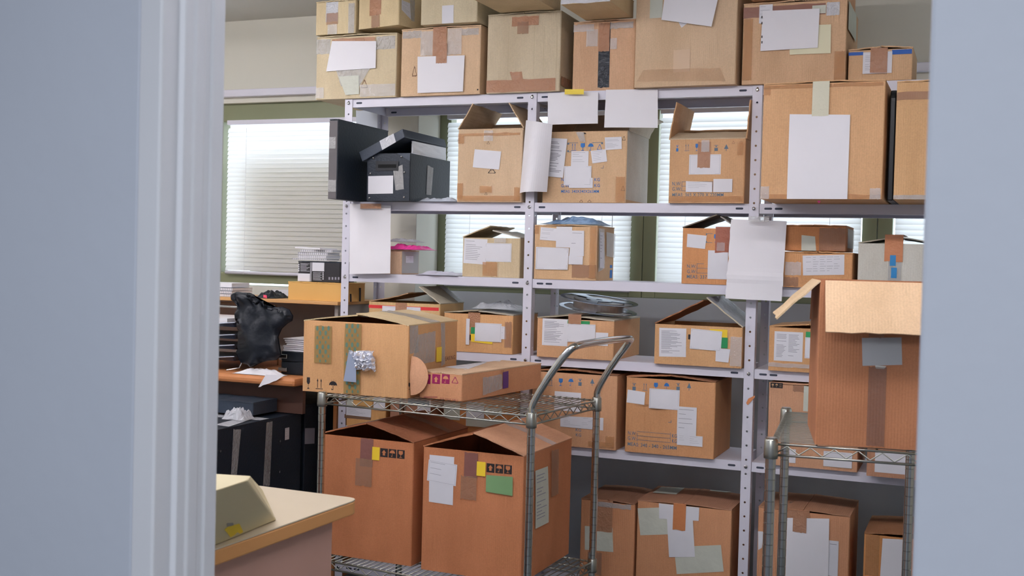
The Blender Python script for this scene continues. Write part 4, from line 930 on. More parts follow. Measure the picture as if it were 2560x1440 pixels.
f1.sym('front', L4, 'glass', 112, 1105, 160, 1230, INKK); f1.sym('front', L4, 'up', 212, 1115, 300, 1235, INKK); f1.sym('front', L4, 'umbrella', 360, 1145, 452, 1245, INKK); f1.sym('right', L4, 'glass', 1222, 1165, 1245, 1240, INKK)
f1.paper('front', L4, [(610, 820), (690, 900), (690, 1155), (552, 1140)], m=mat('bluish_grey_sheet', (150, 162, 184), .6), name='torn_paper', lift=0.02, label='loose blue-grey scrap')
def crumple():
    q = f1.quad('front', L4, [(620, 815), (870, 815), (900, 1040), (690, 1010)]); mb = MB()
    def fn(a, t):
        x = (q[0][0] * (1 - a) + q[1][0] * a) * t + (q[3][0] * (1 - a) + q[2][0] * a) * (1 - t); y = (q[0][1] * (1 - a) + q[1][1] * a) * t + (q[3][1] * (1 - a) + q[2][1] * a) * (1 - t)
        p = Vector((x, y, 0)); k = math.sin(PI * min(1, max(0, a))) * math.sin(PI * t)
        return f1.at('front', x + 0.006 * noise.noise(p * 60), y + 0.006 * noise.noise(p * 50 + Vector((5, 0, 0))), 0.012 + 0.02 * k + 0.02 * abs(noise.noise(p * 70)) + 0.008 * noise.noise(p * 160))
    mb.grid(fn, 36, 30); o = mb.build('plastic_film', mat('silver_crumpled_film', (225, 228, 238), .18, metal=.55), f1.root, local=True, solid=0.0006); o['label'] = 'crumpled silvery film patch'
crumple()
mb = MB()  # round cut-out flap curling off the right side
cc = f1.px('right', *cv(L4, 1240, 1180))
def rf(a, t):
    ang = PI * a; rr = 0.062 * t
    return Vector((f1.w + 0.004 + rr * math.sin(ang) * 1.0, max(0.004, 0.01 + 0.01 * t), 0.075 - rr * math.cos(ang) * 1.05)) + f1.off
mb.slab(rf, Vector((0, -1, 0)), 18, 4, 0.003); mb.build('flap', card((222, 160, 116)), f1.root, local=True)['label'] = 'round cut-out disc folded outward'
INKM2 = mat('faint_magenta_print', (150, 74, 70), .7)
f2 = cZ('flat carton with magenta handling marks and papers on its lid, on the cart top', ZCT + 0.006, L4, (1345, 1322), (1806, 1368), 1045, 0.54, (216, 146, 98))
f2.h = max(0.085, f2.h); f2.closed(0.5, m=card((214, 176, 138)))
for i, nm in enumerate(('glass', 'frame_up', 'umbrella')):
    x = 1385 + i * 104; f2.sym('front', L4, 'box', x, 1072, x + 86, 1175, INKM); f2.sym('front', L4, nm, x + 12, 1088, x + 74, 1165, mat('tan_marks', (206, 140, 98), .7), lift=0.0012)
f2.sym('front', L4, 'triangle', 1692, 1090, 1782, 1180, INKM); f2.text('front', L4, 1572, 1342, 16, 'DO NOT FALL', INKM2, 200); [f2.bar('front', L4, 1395 + 17 * i, 1314, 1407 + 17 * i, 1328, INKM2) for i in range(9)]
f2.paper('top', L4, [(1830, 940), (2080, 962), (1850, 1042), (1570, 1005)], lines=6); f2.paper('top', L4, [(1960, 890), (2360, 915), (2220, 950), (1900, 925)], lines=4); f2.paper('right', L4, [(2262, 985), (2312, 975), (2310, 1040), (2262, 1060)], m=SHEETG if 0 else card((212, 150, 104)), border=True, name='printed_mark')
f2.tape('right', L4, [(2030, 1110), (2240, 1070), (2240, 1230), (2030, 1300)], CLEARG); f2.decal('right', L4, [(2248, 1050), (2308, 1035), (2305, 1215), (2245, 1230)], PURP, 'purple_tape')
j1 = cZ('large orange-brown carton with black handling marks, left on the lower cart shelf', ZCL + 0.003, L5, (52, 1262), (742, 1368), 372, 0.40, (198, 116, 68), bulge=0.006)
# set from the pixels of its two visible front corners
def handle_marks(c, k, x, y, s_, dy=0.0):
    INT = mat('brown_marks', (190, 118, 74), .7)
    for i, nm in enumerate(('frame_up', 'umbrella', 'glass')):
        xx = x + i * s_ * 1.12; yy = y + i * dy
        c.sym('front', k, 'box', xx, yy, xx + s_, yy + s_ * 1.15, INKK); c.sym('front', k, nm, xx + s_ * .12, yy + s_ * .12, xx + s_ * .88, yy + s_ * 1.02, INT, lift=0.0012)
j1.flap('L', j1.w / 2 + 0.004, 17, curl=-4, ragged=0.008, film_=(0.1, 0.5, CLEAR)); j1.flap('R', j1.w / 2 + 0.006, 18, curl=-6, ragged=0.006, m=card((176, 104, 66)), film_=(0.6, 0.7, BROWNF))
j1.tape('front', L5, (365, 400, 460, 620), mat('mauve_brown_tape', (132, 88, 80), .4, bump=.4), name='packing_tape'); j1.tape('front', L5, (330, 560, 455, 765), BROWNF); j1.decal('front', L5, (455, 472, 510, 570), YEL, 'yellow_sticker'); handle_marks(j1, L5, 514, 483, 56, 6)
j2 = cZ('large orange-brown carton with a green sticker and peaked lid, right on the lower cart shelf', ZCL + 0.003, L5, (815, 1388), (1566, 1500), 468, 0.43, (202, 120, 72), bulge=0.006)
j2.flap('L', j2.w / 2 + 0.004, 19, curl=-4, ragged=0.008); j2.flap('R', j2.w / 2 + 0.008, 20, curl=-4, ragged=0.004, m=card((214, 152, 112)), film_=(0.55, 0.65, CLEAR))
j2.paper('front', L5, [(883, 530), (1068, 548), (1060, 908), (878, 882)]); j2.bar('front', L5, 0, 0, 1, 1, INKG) if 0 else None
j2.paper('front', L5, [(878, 565), (1092, 605), (1082, 765), (864, 722)], lines=3, border=True); j2.tape('front', L5, (1145, 515, 1245, 700), mat('mauve_brown_tape', (132, 88, 80), .4)); j2.tape('front', L5, (1120, 690, 1240, 865), BROWNF); j2.decal('front', L5, (1240, 582, 1306, 688), YEL, 'yellow_sticker')
handle_marks(j2, L5, 1312, 596, 58, 6); j2.decal('front', L5, [(1312, 680), (1510, 695), (1508, 838), (1310, 805)], GRNP, 'green_sticker')
j2.paper('right', L5, [(1665, 650), (1756, 615), (1758, 1035), (1662, 1085)], m=SHEETG, lines=14); j2.tape('right', L5, [(1785, 500), (1840, 485), (1830, 820), (1775, 850)], BROWNF)
for q in ([(1440, 375), (1480, 368), (1505, 382), (1465, 393)], [(1525, 350), (1590, 340), (1620, 352), (1560, 370)]):
    pass
g1 = cZ('tall open orange-brown carton with its front flap folded down, on the right cart', ZM + 0.003, M3, (452, 1300), (1176, 1333), 115, 0.36, (196, 122, 78), bulge=0.004)
g1.r -= 0.075; g1.T = Matrix.Translation(g1.P0) @ Matrix.Rotation(g1.r, 4, 'Z'); g1.nx, g1.ny = g1.T.to_3x3() @ Vector((1, 0, 0)), g1.T.to_3x3() @ Vector((0, 1, 0)); g1.w = 0.36; g1.off = Vector((-0.18, -0.18, 0)); g1.root.matrix_basis = Matrix.Translation(g1.T @ Vector((0.18, 0.18, 0))) @ Matrix.Rotation(g1.r, 4, 'Z')
g1.flap('F', 0.135, 238, x0=0.012, curl=4, m=card((232, 192, 146)), ragged=0.004); g1.flap('L', 0.135, 222, curl=3, m=card((230, 198, 152)), ragged=0.006, film_=(0.2, 0.9, CLEARG)); g1.flap('R', 0.12, 232); g1.flap('B', 0.12, 245)
g1.paper('front', M3, [(790, 532), (1075, 528), (1080, 725), (795, 733)], m=mat('grey_label', (176, 178, 180), .7)); g1.paper('front', M3, [(885, 728), (965, 735), (950, 755), (890, 752)], name='torn_paper', m=mat('pale_scrap', (205, 205, 200), .7)); g1.tape('front', M3, (830, 740, 960, 1310), film('dusty_tape', (150, 120, 110), .25)); g1.tape('front', M3, (840, 480, 950, 530), BROWNF)

# ================================================================== SHEETS, BAGS AND OTHER THINGS ON THE SHELVING
def sheet(label, cs, bow=0.0, curlb=0.0, m=None, name='paper_sheet', th=0.0005, tape=None, wob=0.003, torn=False, cat='paper', fold=None):
    """hanging sheet between four (u, v, Y) corners tl tr br bl; bow pushes its middle forward"""
    P = [atY(*c) for c in cs]; ctr = (P[2] + P[3]) / 2; t = thing(name, label, cat, ctr)
    sd = random.random() * 50
    def fn(a, b):
        p = P[0].lerp(P[1], a).lerp(P[3].lerp(P[2], a), b)
        y = -bow * math.sin(PI * a) * (0.5 + 0.5 * b) - curlb * b * b + wob * noise.noise(Vector((a * 2.3 + sd, b * 2.3, 0))) * min(1, b * 3)
        if fold: y += -0.004 * max(0, 1 - abs(b - fold) * 12)
        x = 0.0
        if torn and a == 0: x = 0.004 * noise.noise(Vector((0, b * 25, sd)))
        return p + Vector((x, y, 0))
    MB().slab(fn, Vector((0, 1, 0)), 16, 20, th).build('sheet', m or PAPER, t, smooth=False)
    if tape:
        for k, q, tm in tape:
            x0, y0, x1, y1 = q; Y = min(c[2] for c in cs) - 0.002
            A = [atY(*cv(k, *c), Y) for c in ((x0, y0), (x1, y0), (x1, y1), (x0, y1))]
            MB().slab(lambda a, b: A[0].lerp(A[1], a).lerp(A[3].lerp(A[2], a), b), Vector((0, -1, 0)), 4, 2, 0.0004).build('tape', tm, t)
    return t
def c2(k, x, y, Y): u, v = cv(k, x, y); return (u, v, Y)
sheet('long blank sheet hung from the left post on brown tape above the small grey carton', [c2(K7, 214, 138, 3.99), c2(K7, 706, 165, 3.99), c2(K7, 700, 978, 3.975), c2(K7, 208, 984, 3.975)], bow=0.006, tape=[(K7, (340, 140, 590, 200), BROWNT)])
sheet('narrow blank sheet curled round the middle post', [c2(K5, 140, 282, 3.985), c2(K5, 405, 325, 3.955), c2(K5, 350, 1000, 3.97), c2(K5, 78, 1012, 3.98)], bow=0.05, wob=0.002)
sheet('blank sheet stuck under a yellow tape on the top shelf edge', [c2(K2, 766, 850, 3.994), c2(K2, 1226, 842, 3.994), c2(K2, 1222, 1128, 3.978), c2(K2, 764, 1140, 3.975)], bow=0.003, tape=[(K2, (920, 815, 1095, 862), mat('yellow_tape', (232, 206, 60), .5))])
sheet('larger blank sheet hanging from the top shelf edge, right of the yellow taped one', [c2(K2, 1297, 820, 3.996), c2(K2, 1770, 814, 3.996), c2(K2, 1770, 1168, 3.975), c2(K2, 1280, 1165, 3.975)], bow=0.004)
sheet('large blank sheet with a dark torn left edge hanging on the right post', [(1828, 548, 3.985), (1967, 553, 3.985), (1954, 753, 3.955), (1813, 746, 3.955)], bow=0.008, torn=True, fold=0.72, tape=[(K6, (300, 598, 520, 655), CLEARG)])
tt = bpy.data.objects['paper_sheet.004'] if 'paper_sheet.004' in bpy.data.objects else None
sheet('pale sheet taped on the column behind the rear left post', [(890, 272, 4.414), (958, 276, 4.414), (957, 420, 4.41), (890, 420, 4.41)], m=mat('pale_blue_sheet', (198, 206, 218), .7))
sheet('small gridded wall calendar beside the tan box on the riser', [(681, 724, YW - 0.055), (722, 724, YW - 0.055), (722, 768, YW - 0.055), (680, 766, YW - 0.055)], name='wall_calendar', cat='calendar', wob=0, tape=None)

def hexa(P, name, m, parent=None, **kw):
    """solid from 8 corners: bottom four then top four, same turn"""
    mb = MB(); mb.v = [tuple(p) for p in P]; mb.f = [(0, 3, 2, 1), (4, 5, 6, 7), (0, 1, 5, 4), (1, 2, 6, 5), (2, 3, 7, 6), (3, 0, 4, 7)]; mb.m = [0] * 6
    return mb.build(name, m, parent, **kw)
# black lid standing on edge, and the black archive box beside it
YL = (PX[0] + PW + 0.004) / atY(820, 400, 1.0).x
lid = cY('black lid standing on its long edge at the left end of the second shelf', YL, 0, W0, 820, 842, 301, 503, 0.40, (20, 30, 40), z0=ZB1, name='box_lid', cat='lid', cmat=BLACK, bulge=0.0)
lid.decal('front', W0, (820, 302, 842, 503), mat('grey_brown_edge', (92, 88, 90), .6), 'edge_strip', th=0.0002); lid.tape('front', K4, (95, 515, 180, 645), CLEARG); lid.tape('front', K4, (90, 1005, 185, 1140), CLEARG); lid.closed(0, m=BLACK)
ab = cY('black archive box with a blank label and a tilted lid, beside the standing black lid', 3.93, 0, K4, 525, 1020, 705, 1265, 0.36, (20, 30, 40), z0=ZB1, name='archive_box', cat='box', cmat=BLACK, bulge=0.001)
ab.paper('front', K4, [(552, 962), (838, 955), (835, 1160), (550, 1165)]); ab.tape('front', K4, [(835, 870), (945, 830), (960, 1110), (865, 1125)], CLEARG); ab.tape('right', K4, [(1225, 835), (1290, 870), (1265, 1180), (1210, 1175)], CLEARG)
ab.decal('front', K4, [(880, 690), (925, 672), (1035, 676), (1035, 790)], BLACK2, 'corner_plate'); ab.decal('front', K4, (640, 790, 900, 900), mat('black_handle_rim', (14, 18, 24), .4), 'handle_rim'); ab.decal('front', K4, (668, 828, 875, 868), mat('handle_hole', (4, 5, 7), .9), 'handle_hole')
for x, y in ((612, 752), (932, 738), (578, 930), (966, 915), (566, 1208), (962, 1200)):
    a, c = ab.px('front', *cv(K4, x, y)); MB().tube([ab.at('front', a, c, 0.0), ab.at('front', a, c, 0.0035), ab.at('front', a, c, 0.005)], [0.0042, 0.004, 0.002], 10).build('rivet', RIVET, ab.root, local=True)
A_ = [ab.px('front', *cv(K4, *p)) for p in ((500, 800), (985, 520), (960, 425), (462, 690))]
mb = MB(); mb.prism([ab.at('front', a, c, 0.012) for a, c in A_], (0, 0.375, 0)); o = mb.build('lid', BLACK2, ab.root, local=True, bevel=0.002); o['label'] = 'black lid tilted up to the right'
q = [(1.0, 0)]; La = [Vector(ab.at('front', *A_[3], 0.0135)), Vector(ab.at('front', *A_[2], 0.0135)), Vector(ab.at('front', *A_[1], 0.0135)), Vector(ab.at('front', *A_[0], 0.0135))]
MB().slab(lambda a, b: La[0].lerp(La[1], 0.48 + 0.32 * a).lerp(La[3].lerp(La[2], 0.48 + 0.32 * a), b), Vector((0, -1, 0)), 4, 4, 0.0003).build('packing_tape', SILV, ab.root, local=True)
XR_ = (ab.T @ Vector((ab.w, 0, 0))).x - 0.02
fd = [atX(*cv(K4, *p), XR_) for p in ((1062, 560), (1440, 640), (1440, 792), (1062, 690))]
t = thing('document_folder', 'shiny white plastic folder sticking out under the tilted black lid', 'folder', (fd[2] + fd[3]) / 2)
for p_ in (fd[2], fd[3]): p_.z = ab.P0.z + ab.h + 0.001
MB().slab(lambda a, b: fd[0].lerp(fd[1], a).lerp(fd[3].lerp(fd[2], a), b) + Vector((0.003 * noise.noise(Vector((a * 6, b * 4, 3))), 0, 0)), Vector((-1, 0, 0)), 16, 8, 0.006).build('cover', mat('shiny_white_plastic', (232, 234, 240), .2), t)
def lying(label, name, cat, k, x0, y0, x1, y1, Y0, Y1, z, hgt, m, seed=1, group=None):
    """crumpled flat thing lying on a shelf between two pixel columns"""
    a = atY(*cv(k, x0, y1), Y0); b = atY(*cv(k, x1, y1), Y0)
    t = thing(name, label, cat, ((a.x + b.x) / 2, (Y0 + Y1) / 2, z), 0, group); mb = MB()
    def fn(s, q):
        e = min(1, 5 * min(s, 1 - s)) * min(1, 5 * min(q, 1 - q))
        h_ = hgt * (0.35 + 0.9 * abs(noise.noise(Vector((s * 2.6, q * 1.8, seed))))) * e + 0.35 * hgt * e * abs(noise.noise(Vector((s * 9, q * 7, seed + 4))))
        return Vector((a.x + (b.x - a.x) * s + 0.004 * noise.noise(Vector((q * 5, s, seed))), Y0 + (Y1 - Y0) * q + 0.012 * noise.noise(Vector((s * 3, q, seed + 2))), z + 0.0015 + h_))
    def fb(s, q):
        p = fn(s, q); return Vector((p.x, p.y, z + 0.0008))
    mb.grid(fn, 28, 14); n0 = len(mb.v); mb.grid(fb, 28, 14)
    mb.build('body', m, t, smooth=False); return t
lying('folded white envelope lying on the shelf beside the black archive box', 'envelope', 'envelope', K7, 1010, 30, 1485, 128, 3.985, 4.09, ZB1, 0.022, mat('greyish_envelope', (200, 208, 222), .6), 3)
lying('creased white and blue mailer lying left of the small pale carton', 'envelope', 'envelope', K7, 990, 925, 1500, 1000, 3.995, 4.2, ZB2, 0.018, mat('blue_white_mailer', (206, 208, 222), .55, var=0.12, vscale=14), 8)
zt_ = ZB2 + d1.h + 0.006
lying('bright pink plastic bag lying on the small grey carton', 'plastic_bag', 'bag', K7, 600, 630, 1060, 702, 4.015, 4.17, zt_, 0.030, mat('pink_plastic', (240, 70, 160), .25), 5)
lying('clear plastic wrap lying on the pink bag', 'plastic_wrap', 'plastic', K7, 640, 580, 960, 650, 4.03, 4.16, zt_ + 0.031, 0.014, SILV, 6)
lying('crumpled blue plastic bag spilling over the label covered carton', 'plastic_bag', 'bag', K8, 275, 110, 860, 190, 4.005, 4.20, ZB2 + d4.h + 0.008, 0.030, film('blue_film', (150, 186, 226), 0.72, rough=.15), 11)
lying('clear film crumpled on the lid of the green and yellow stickered carton', 'plastic_wrap', 'plastic', L4, 1900, 330, 2400, 400, 4.03, 4.2, ZB3 + e2.h + 0.02, 0.03, SILV, 13)
Pt = [atY(*cv(L6, *p), 3.9975) for p in ((1868, 905), (1922, 878), (1920, 895), (1862, 958), (1850, 940))]
MB().prism(Pt, (0, -0.0006, 0)).build('tape_scrap', mat('orange_tape_scrap', (206, 130, 80), .5), shelf)
# metal reel on the low wide carton
R0 = atY(*cv(L6, 640, 190), 4.16)
t = thing('film_reel', 'flat metal reel wound with brown tape lying on the low wide carton', 'reel', (R0.x, R0.y, R0.z - 0.02))
TR = Matrix.Translation((R0.x, R0.y, ZB3 + e3.h + 0.046)) @ Matrix.Rotation(R(7), 4, 'Y') @ Matrix.Rotation(R(3), 4, 'X')
def flange(z):
    mb = MB(); ro, ri, rh, n = 0.150, 0.132, 0.05, 60; th = 0.0022
    P = lambda r_, a, zz: TR @ Vector((r_ * math.cos(a), r_ * math.sin(a), zz))
    def sector(r0, r1, a0, a1, seg):
        for i in range(seg):
            a, b = a0 + (a1 - a0) * i / seg, a0 + (a1 - a0) * (i + 1) / seg
            mb.poly([P(r0, a, z + th), P(r1, a, z + th), P(r1, b, z + th), P(r0, b, z + th)]); mb.poly([P(r0, a, z), P(r0, b, z), P(r1, b, z), P(r1, a, z)])
            mb.poly([P(r1, a, z), P(r1, b, z), P(r1, b, z + th), P(r1, a, z + th)]); mb.poly([P(r0, b, z), P(r0, a, z), P(r0, a, z + th), P(r0, b, z + th)])
    sector(ri, ro, 0, 2 * PI, 60); sector(0.012, rh, 0, 2 * PI, 30)
    for k in range(3): a = 2 * PI * k / 3 + 0.5; sector(rh, ri, a - 0.28, a + 0.28, 5)
    return mb
REELM = mat('reel_metal', (170, 184, 206), 0.22, metal=0.9)
flange(0.024).build('flange', REELM, t); flange(-0.012).build('flange', REELM, t)
mb = MB(); mb.tube([TR @ Vector((0, 0, -0.0098)), TR @ Vector((0, 0, 0.0238))], 0.098, 48); mb.build('wound_tape', mat('wound_brown_tape', (150, 138, 130), .25, metal=.5), t)
# black case squeezed between the two big cartons of the right bay
cr_ = c6.T @ Vector((c6.w, 0, 0)); cl_ = c7.T @ Vector((0, 0, 0))
xa, xb = cr_.x + 0.008, max(cr_.x + 0.022, cl_.x - 0.006)
t = thing('black_case', 'slim black case squeezed between two big cartons of the right bay', 'case', ((xa + xb) / 2, 3.95, ZB1))
zc0, zc1 = ZB1, ZB1 + 0.355
pts = [(3.80, zc0), (4.22, zc0), (4.22, zc1)] + [(3.84 + 0.04 * math.cos(R(a)), zc1 - 0.04 + 0.04 * math.sin(R(a))) for a in range(90, 181, 15)]
MB().prism([(xa, y, z) for y, z in pts], (xb - xa, 0, 0)).build('shell', BLKP, t, bevel=0.004)

# ================================================================== LEFT DESK AND WHAT IS ON IT
ZD = 0.87; YDK = 3.745; XDK = -2.435
t = thing('office_desk', 'orange wood desk under the left window loaded with papers', 'desk', (-3.2, 4.05, 0))
MB().box((-4.05, YDK, ZD - 0.034), (XDK, 4.40, ZD)).build('desktop', WOODO, t, bevel=0.012)
MB().box((-4.03, YDK + 0.09, ZD - 0.15), (XDK - 0.02, YDK + 0.11, ZD - 0.035)).build('apron', mat('dark_brown_wood', (92, 62, 50), .6), t)
MB().box((XDK - 0.02, 4.065, 0), (XDK - 0.002, 4.39, ZD - 0.036)).build('side_panel', WOODO, t, bevel=0.002)
MB().box((-4.03, 4.0, 0), (-4.01, 4.39, ZD - 0.036)).build('side_panel', WOODO, t, bevel=0.002)
ZR = 1.160
t = thing('desk_riser', 'wooden riser shelf standing at the back of the left desk', 'shelf', (-3.2, 4.2, ZD))
MB().box((-4.0, 4.03, ZR - 0.014), (XDK + 0.012, 4.39, ZR)).build('board', mat('tan_wood_board', (206, 158, 102), .5, var=.06), t, bevel=0.002)
MB().box((XDK - 0.02, 4.06, ZD + 0.0005), (XDK - 0.004, 4.38, ZR - 0.0145)).build('side_panel', mat('grey_beige_board', (150, 142, 136), .6), t)
MB().box((-4.0, 4.06, ZD + 0.0005), (-3.984, 4.38, ZR - 0.0145)).build('side_panel', mat('grey_beige_board', (150, 142, 136), .6), t)
MB().box((-3.98, 4.36, ZD + 0.0005), (XDK - 0.022, 4.37, ZR - 0.0145)).build('back_panel', mat('grey_beige_board', (150, 142, 136), .6), t)
n1 = cY('smooth tan box on the riser shelf behind the left post', 4.05, 0, W0, 719, 866, 706, 768, 0.15, (232, 180, 104), z0=ZR + 0.0005, cmat=TANB, bulge=0.001)
n1.closed(0.3, m=TANB); n1.decal('right', L4, [(585, 195), (602, 195), (602, 420), (585, 420)], INKK, 'slot'); n1.decal('right', L4, [(685, 130), (705, 130), (700, 425), (683, 425)], INKK, 'slot')
n3 = cY('small black and white printed box on the tan box', 4.07, 0, L1, 808, 1186, 342, 524, 0.12, (40, 38, 40), z0=ZR + n1.h + 0.0075, cmat=mat('black_printed_card', (44, 42, 46), .5), bulge=0.0)
n3.closed(0.0, m=BLACK); n3.decal('front', L1, (808, 445, 918, 522), SHEET, 'white_panel'); n3.decal('front', L1, (940, 345, 1048, 425), SHEET, 'white_panel'); n3.decal('front', L1, (921, 342, 936, 524), mat('grey_seam', (150, 150, 156), .5), 'seam')
for i in range(7): n3.bar('front', L1, 832, 356 + i * 11, 915 - (i % 3) * 14, 359 + i * 11, SHEET); n3.bar('front', L1, 945, 436 + i * 11, 1024 - (i % 2) * 12, 439 + i * 11, SHEET)
for i in range(4): n3.bar('front', L1, 813, 360 + i * 18, 823, 372 + i * 18, SHEET); n3.bar('front', L1, 1031, 434 + i * 18, 1041, 446 + i * 18, SHEET); n3.bar('front', L1, 1085 + i * 28, 478, 1100 + i * 28, 502, INKG)
def notebook(label, x, y, z, w_, d, th, rz, cover, tilt=0.0, spiral=True, group=None):
    T = Matrix.Translation((x, y, z)) @ Matrix.Rotation(rz, 4, 'Z') @ Matrix.Rotation(tilt, 4, 'Y')
    t = thing('spiral_notebook' if spiral else 'paper_stack', label, 'notebook' if spiral else 'papers', (x, y, z), rz, group)
    mb = MB(); mb.box((-w_ / 2, -d / 2, 0.0004), (w_ / 2, d / 2, th - 0.001), T=T); mb.build('pages', PAPER, t)
    if spiral:
        MB().box((-w_ / 2 - 0.001, -d / 2 - 0.001, th - 0.0009), (w_ / 2 + 0.001, d / 2 + 0.001, th), T=T).build('cover', cover, t)
        mb = MB(); n = int(w_ / 0.009)
        for i in range(n):
            cx = -w_ / 2 + (i + 0.5) * w_ / n; mb.tube([T @ Vector((cx, -d / 2 + 0.003 + 0.006 * math.sin(a * PI / 4) * -1, th / 2 + (th / 2 - 0.0008) * math.cos(a * PI / 4))) for a in range(9)], 0.0008, 4, cap=False)
        mb.build('spiral_binding', INKG, t)
    return t
GN = 'notebooks piled on the printed box'
cx = atY(790, 640, 4.12).x; zz = n3.P0.z + n3.h + 0.010
for i, (lb, dx, w_, th, rz, tl, cov) in enumerate((('grey covered pad, lowest of the pile on the printed box', -0.005, 0.165, 0.006, 0.03, 0, mat('pale_cover', (196, 198, 206), .5)), ('spiral notebook, second from the bottom on the printed box', 0.012, 0.14, 0.012, -0.04, 0, mat('white_cover', (214, 216, 224), .5)),
        ('spiral notebook, third up on the printed box', 0.01, 0.14, 0.011, 0.05, 0, mat('dark_cover', (110, 116, 130), .5)), ('spiral notebook under the fanned one on the printed box', 0.02, 0.14, 0.010, 0.2, R(0), mat('white_cover', (214, 216, 224), .5)))):
    notebook(lb, cx + dx, 4.125, zz, w_, 0.105, th, rz, cov, tl, True, GN); zz += th + 0.0015
notebook('fanned white notebook on top of the pile on the printed box', cx + 0.0, 4.12, zz + 0.001, 0.15, 0.1, 0.007, -0.25, mat('white_cover', (214, 216, 224), .5), R(1.5), False, None)
cx2 = atY(560, 745, 4.12).x; zz = ZR + 0.0005
for i, lb in enumerate(('lowest spiral notebook in the pile on the riser by the door frame', 'middle spiral notebook in the pile on the riser by the door frame', 'upper spiral notebook in the pile on the riser by the door frame')):
    notebook(lb, cx2 - 0.03, 4.14, zz, 0.22, 0.15, 0.0115, 0.02 * (i - 1), mat('grey_cover', (170, 176, 190), .5), 0, True, 'notebooks on the riser'); zz += 0.013
notebook('loose white papers on the riser notebooks by the door frame', cx2 - 0.04, 4.14, zz, 0.21, 0.15, 0.02, 0.1, PAPER, 0, False, None)
lying('black pouch with a pink ribbon lying on the riser shelf', 'pouch', 'pouch', M7, 880, 440, 1255, 640, 4.06, 4.2, ZR + 0.0005, 0.034, BLKP, 21)
o = bpy.data.objects['pouch']; a = atY(*cv(M7, 1130, 520), 4.055); MB().slab(lambda s, q: a + Vector((0.02 * (s - .5), 0.004 * math.sin(s * 5), 0.018 + 0.012 * (q - .5) - 0.002 * s)), Vector((0, -1, 0)), 5, 4, 0.001).build('ribbon', mat('pink_ribbon', (240, 90, 120), .5), o)
# letter tray with wire uprights
u0 = atY(606, 800, 3.86); XT = u0.x
t = thing('letter_tray', 'four tier dark letter tray with a bent wire side by the door frame', 'tray', (XT - 0.17, 3.98, ZD))
zt2 = atY(600, 768, 3.86).z
mb = MB(); mb.tube([(XT - 0.36, 3.86, zt2), (XT - 0.02, 3.86, zt2), (XT - 0.006, 3.86, zt2 - 0.004), (XT, 3.86, zt2 - 0.02), (XT, 3.86, ZD + 0.03), (XT - 0.004, 3.85, ZD + 0.012), (XT - 0.03, 3.80, ZD + 0.006)], 0.0035, 8); mb.build('wire_side', RIVET, t, smooth=True)
mb = MB(); mb.tube([(XT - 0.36, 4.12, zt2), (XT - 0.02, 4.12, zt2), (XT, 4.12, zt2 - 0.02), (XT, 4.12, ZD + 0.004)], 0.0035, 8); mb.build('wire_side', RIVET, t, smooth=True)
for i, (vy, vl) in enumerate(((818, 0), (848, 1), (874, 2), (903, 3))):
    z = atY(580, vy, 3.83).z
    mb = MB(); mb.slab(lambda a, b: Vector((XT - 0.34 + 0.33 * a, 3.825 + 0.30 * b, z + 0.010 * (1 if 0.12 < a < 0.45 else 0.0) * 0 + (0.018 * max(0, (a - 0.55) / 0.45) ** 0.7 if b < 0.05 else 0.018 * max(0, a - 0.97) / 0.03))), Vector((0, 0, 1)), 30, 20, 0.0025)
    mb.build('tray', mat('dark_tray', (44, 58, 80), .35), t)
    P = [(XT - 0.34 + 0.33 * a, 3.8235, z + 0.002 + 0.018 * max(0, (a - 0.55) / 0.45) ** 0.7) for a in [j / 14 for j in range(15)]]
    MB().tube(P, 0.0022, 6).build('tray_rim', mat('pale_rim', (190, 198, 214), .3), t, smooth=True)
    notebook(('papers heaped in the top letter tray', 'papers in the second letter tray from the top', 'papers in the third letter tray from the top', 'papers in the lowest letter tray')[i], XT - 0.19, 3.975, z + 0.0035, 0.24, 0.26, (0.03, 0.010, 0.007, 0.006)[i], 0.03, PAPER, 0, False, None)
# black bag hung over the letter tray
out = [(578, 742), (582, 733), (592, 729), (603, 731), (622, 732), (634, 737), (643, 750), (652, 766), (668, 770), (684, 768), (705, 767), (722, 774), (731, 790), (729, 802), (717, 809), (703, 822), (694, 842), (697, 868), (702, 888), (690, 900), (668, 902), (655, 905), (640, 911), (628, 918), (606, 905), (601, 900), (612, 878), (621, 856), (619, 825), (607, 790), (595, 768), (584, 754)]
YB = 3.785
t = thing('black_bag', 'limp black plastic bag hung over the letter tray', 'bag', atY(650, 920, YB))
import bmesh
bm = bmesh.new(); vs = [bm.verts.new(atY(u, v, YB)) for u, v in out]; fc = bm.faces.new(vs); bmesh.ops.triangulate(bm, faces=[fc])
for _ in range(4): bmesh.ops.subdivide_edges(bm, edges=[e for e in bm.edges if e.calc_length() > 0.012], cuts=1)
bmesh.ops.triangulate(bm, faces=[f for f in bm.faces if len(f.verts) > 3])
bnd = {v for e in bm.edges if e.is_boundary for v in e.verts}
for v in bm.verts:
    if v in bnd: continue
    c = v.co; k = noise.noise(Vector((c.x * 16 + c.z * 9, c.z * 4 - c.x * 2, 2.0))); k2 = noise.noise(Vector((c.x * 38 + c.z * 22, c.z * 12, 4.0)))
    v.co.y += -0.006 - 0.022 * (1 - abs(k) * 2.2) ** 2 - 0.012 * (1 - 2 * abs(k2))
mb = MB(); bm.verts.index_update(); mb.v = [tuple(v.co) for v in bm.verts]; mb.f = [tuple(v.index for v in f.verts) for f in bm.faces]; mb.m = [0] * len(mb.f); bm.free()
n0 = len(mb.v); nf = len(mb.f)
mb.v += [(x, 2 * (YB + 0.004) - y if y < YB - 0.001 else y + 0.006, z) for x, y, z in mb.v[:n0]]; mb.v[n0:] = [(x, min(y, YB + 0.007), z) for x, y, z in mb.v[n0:]]
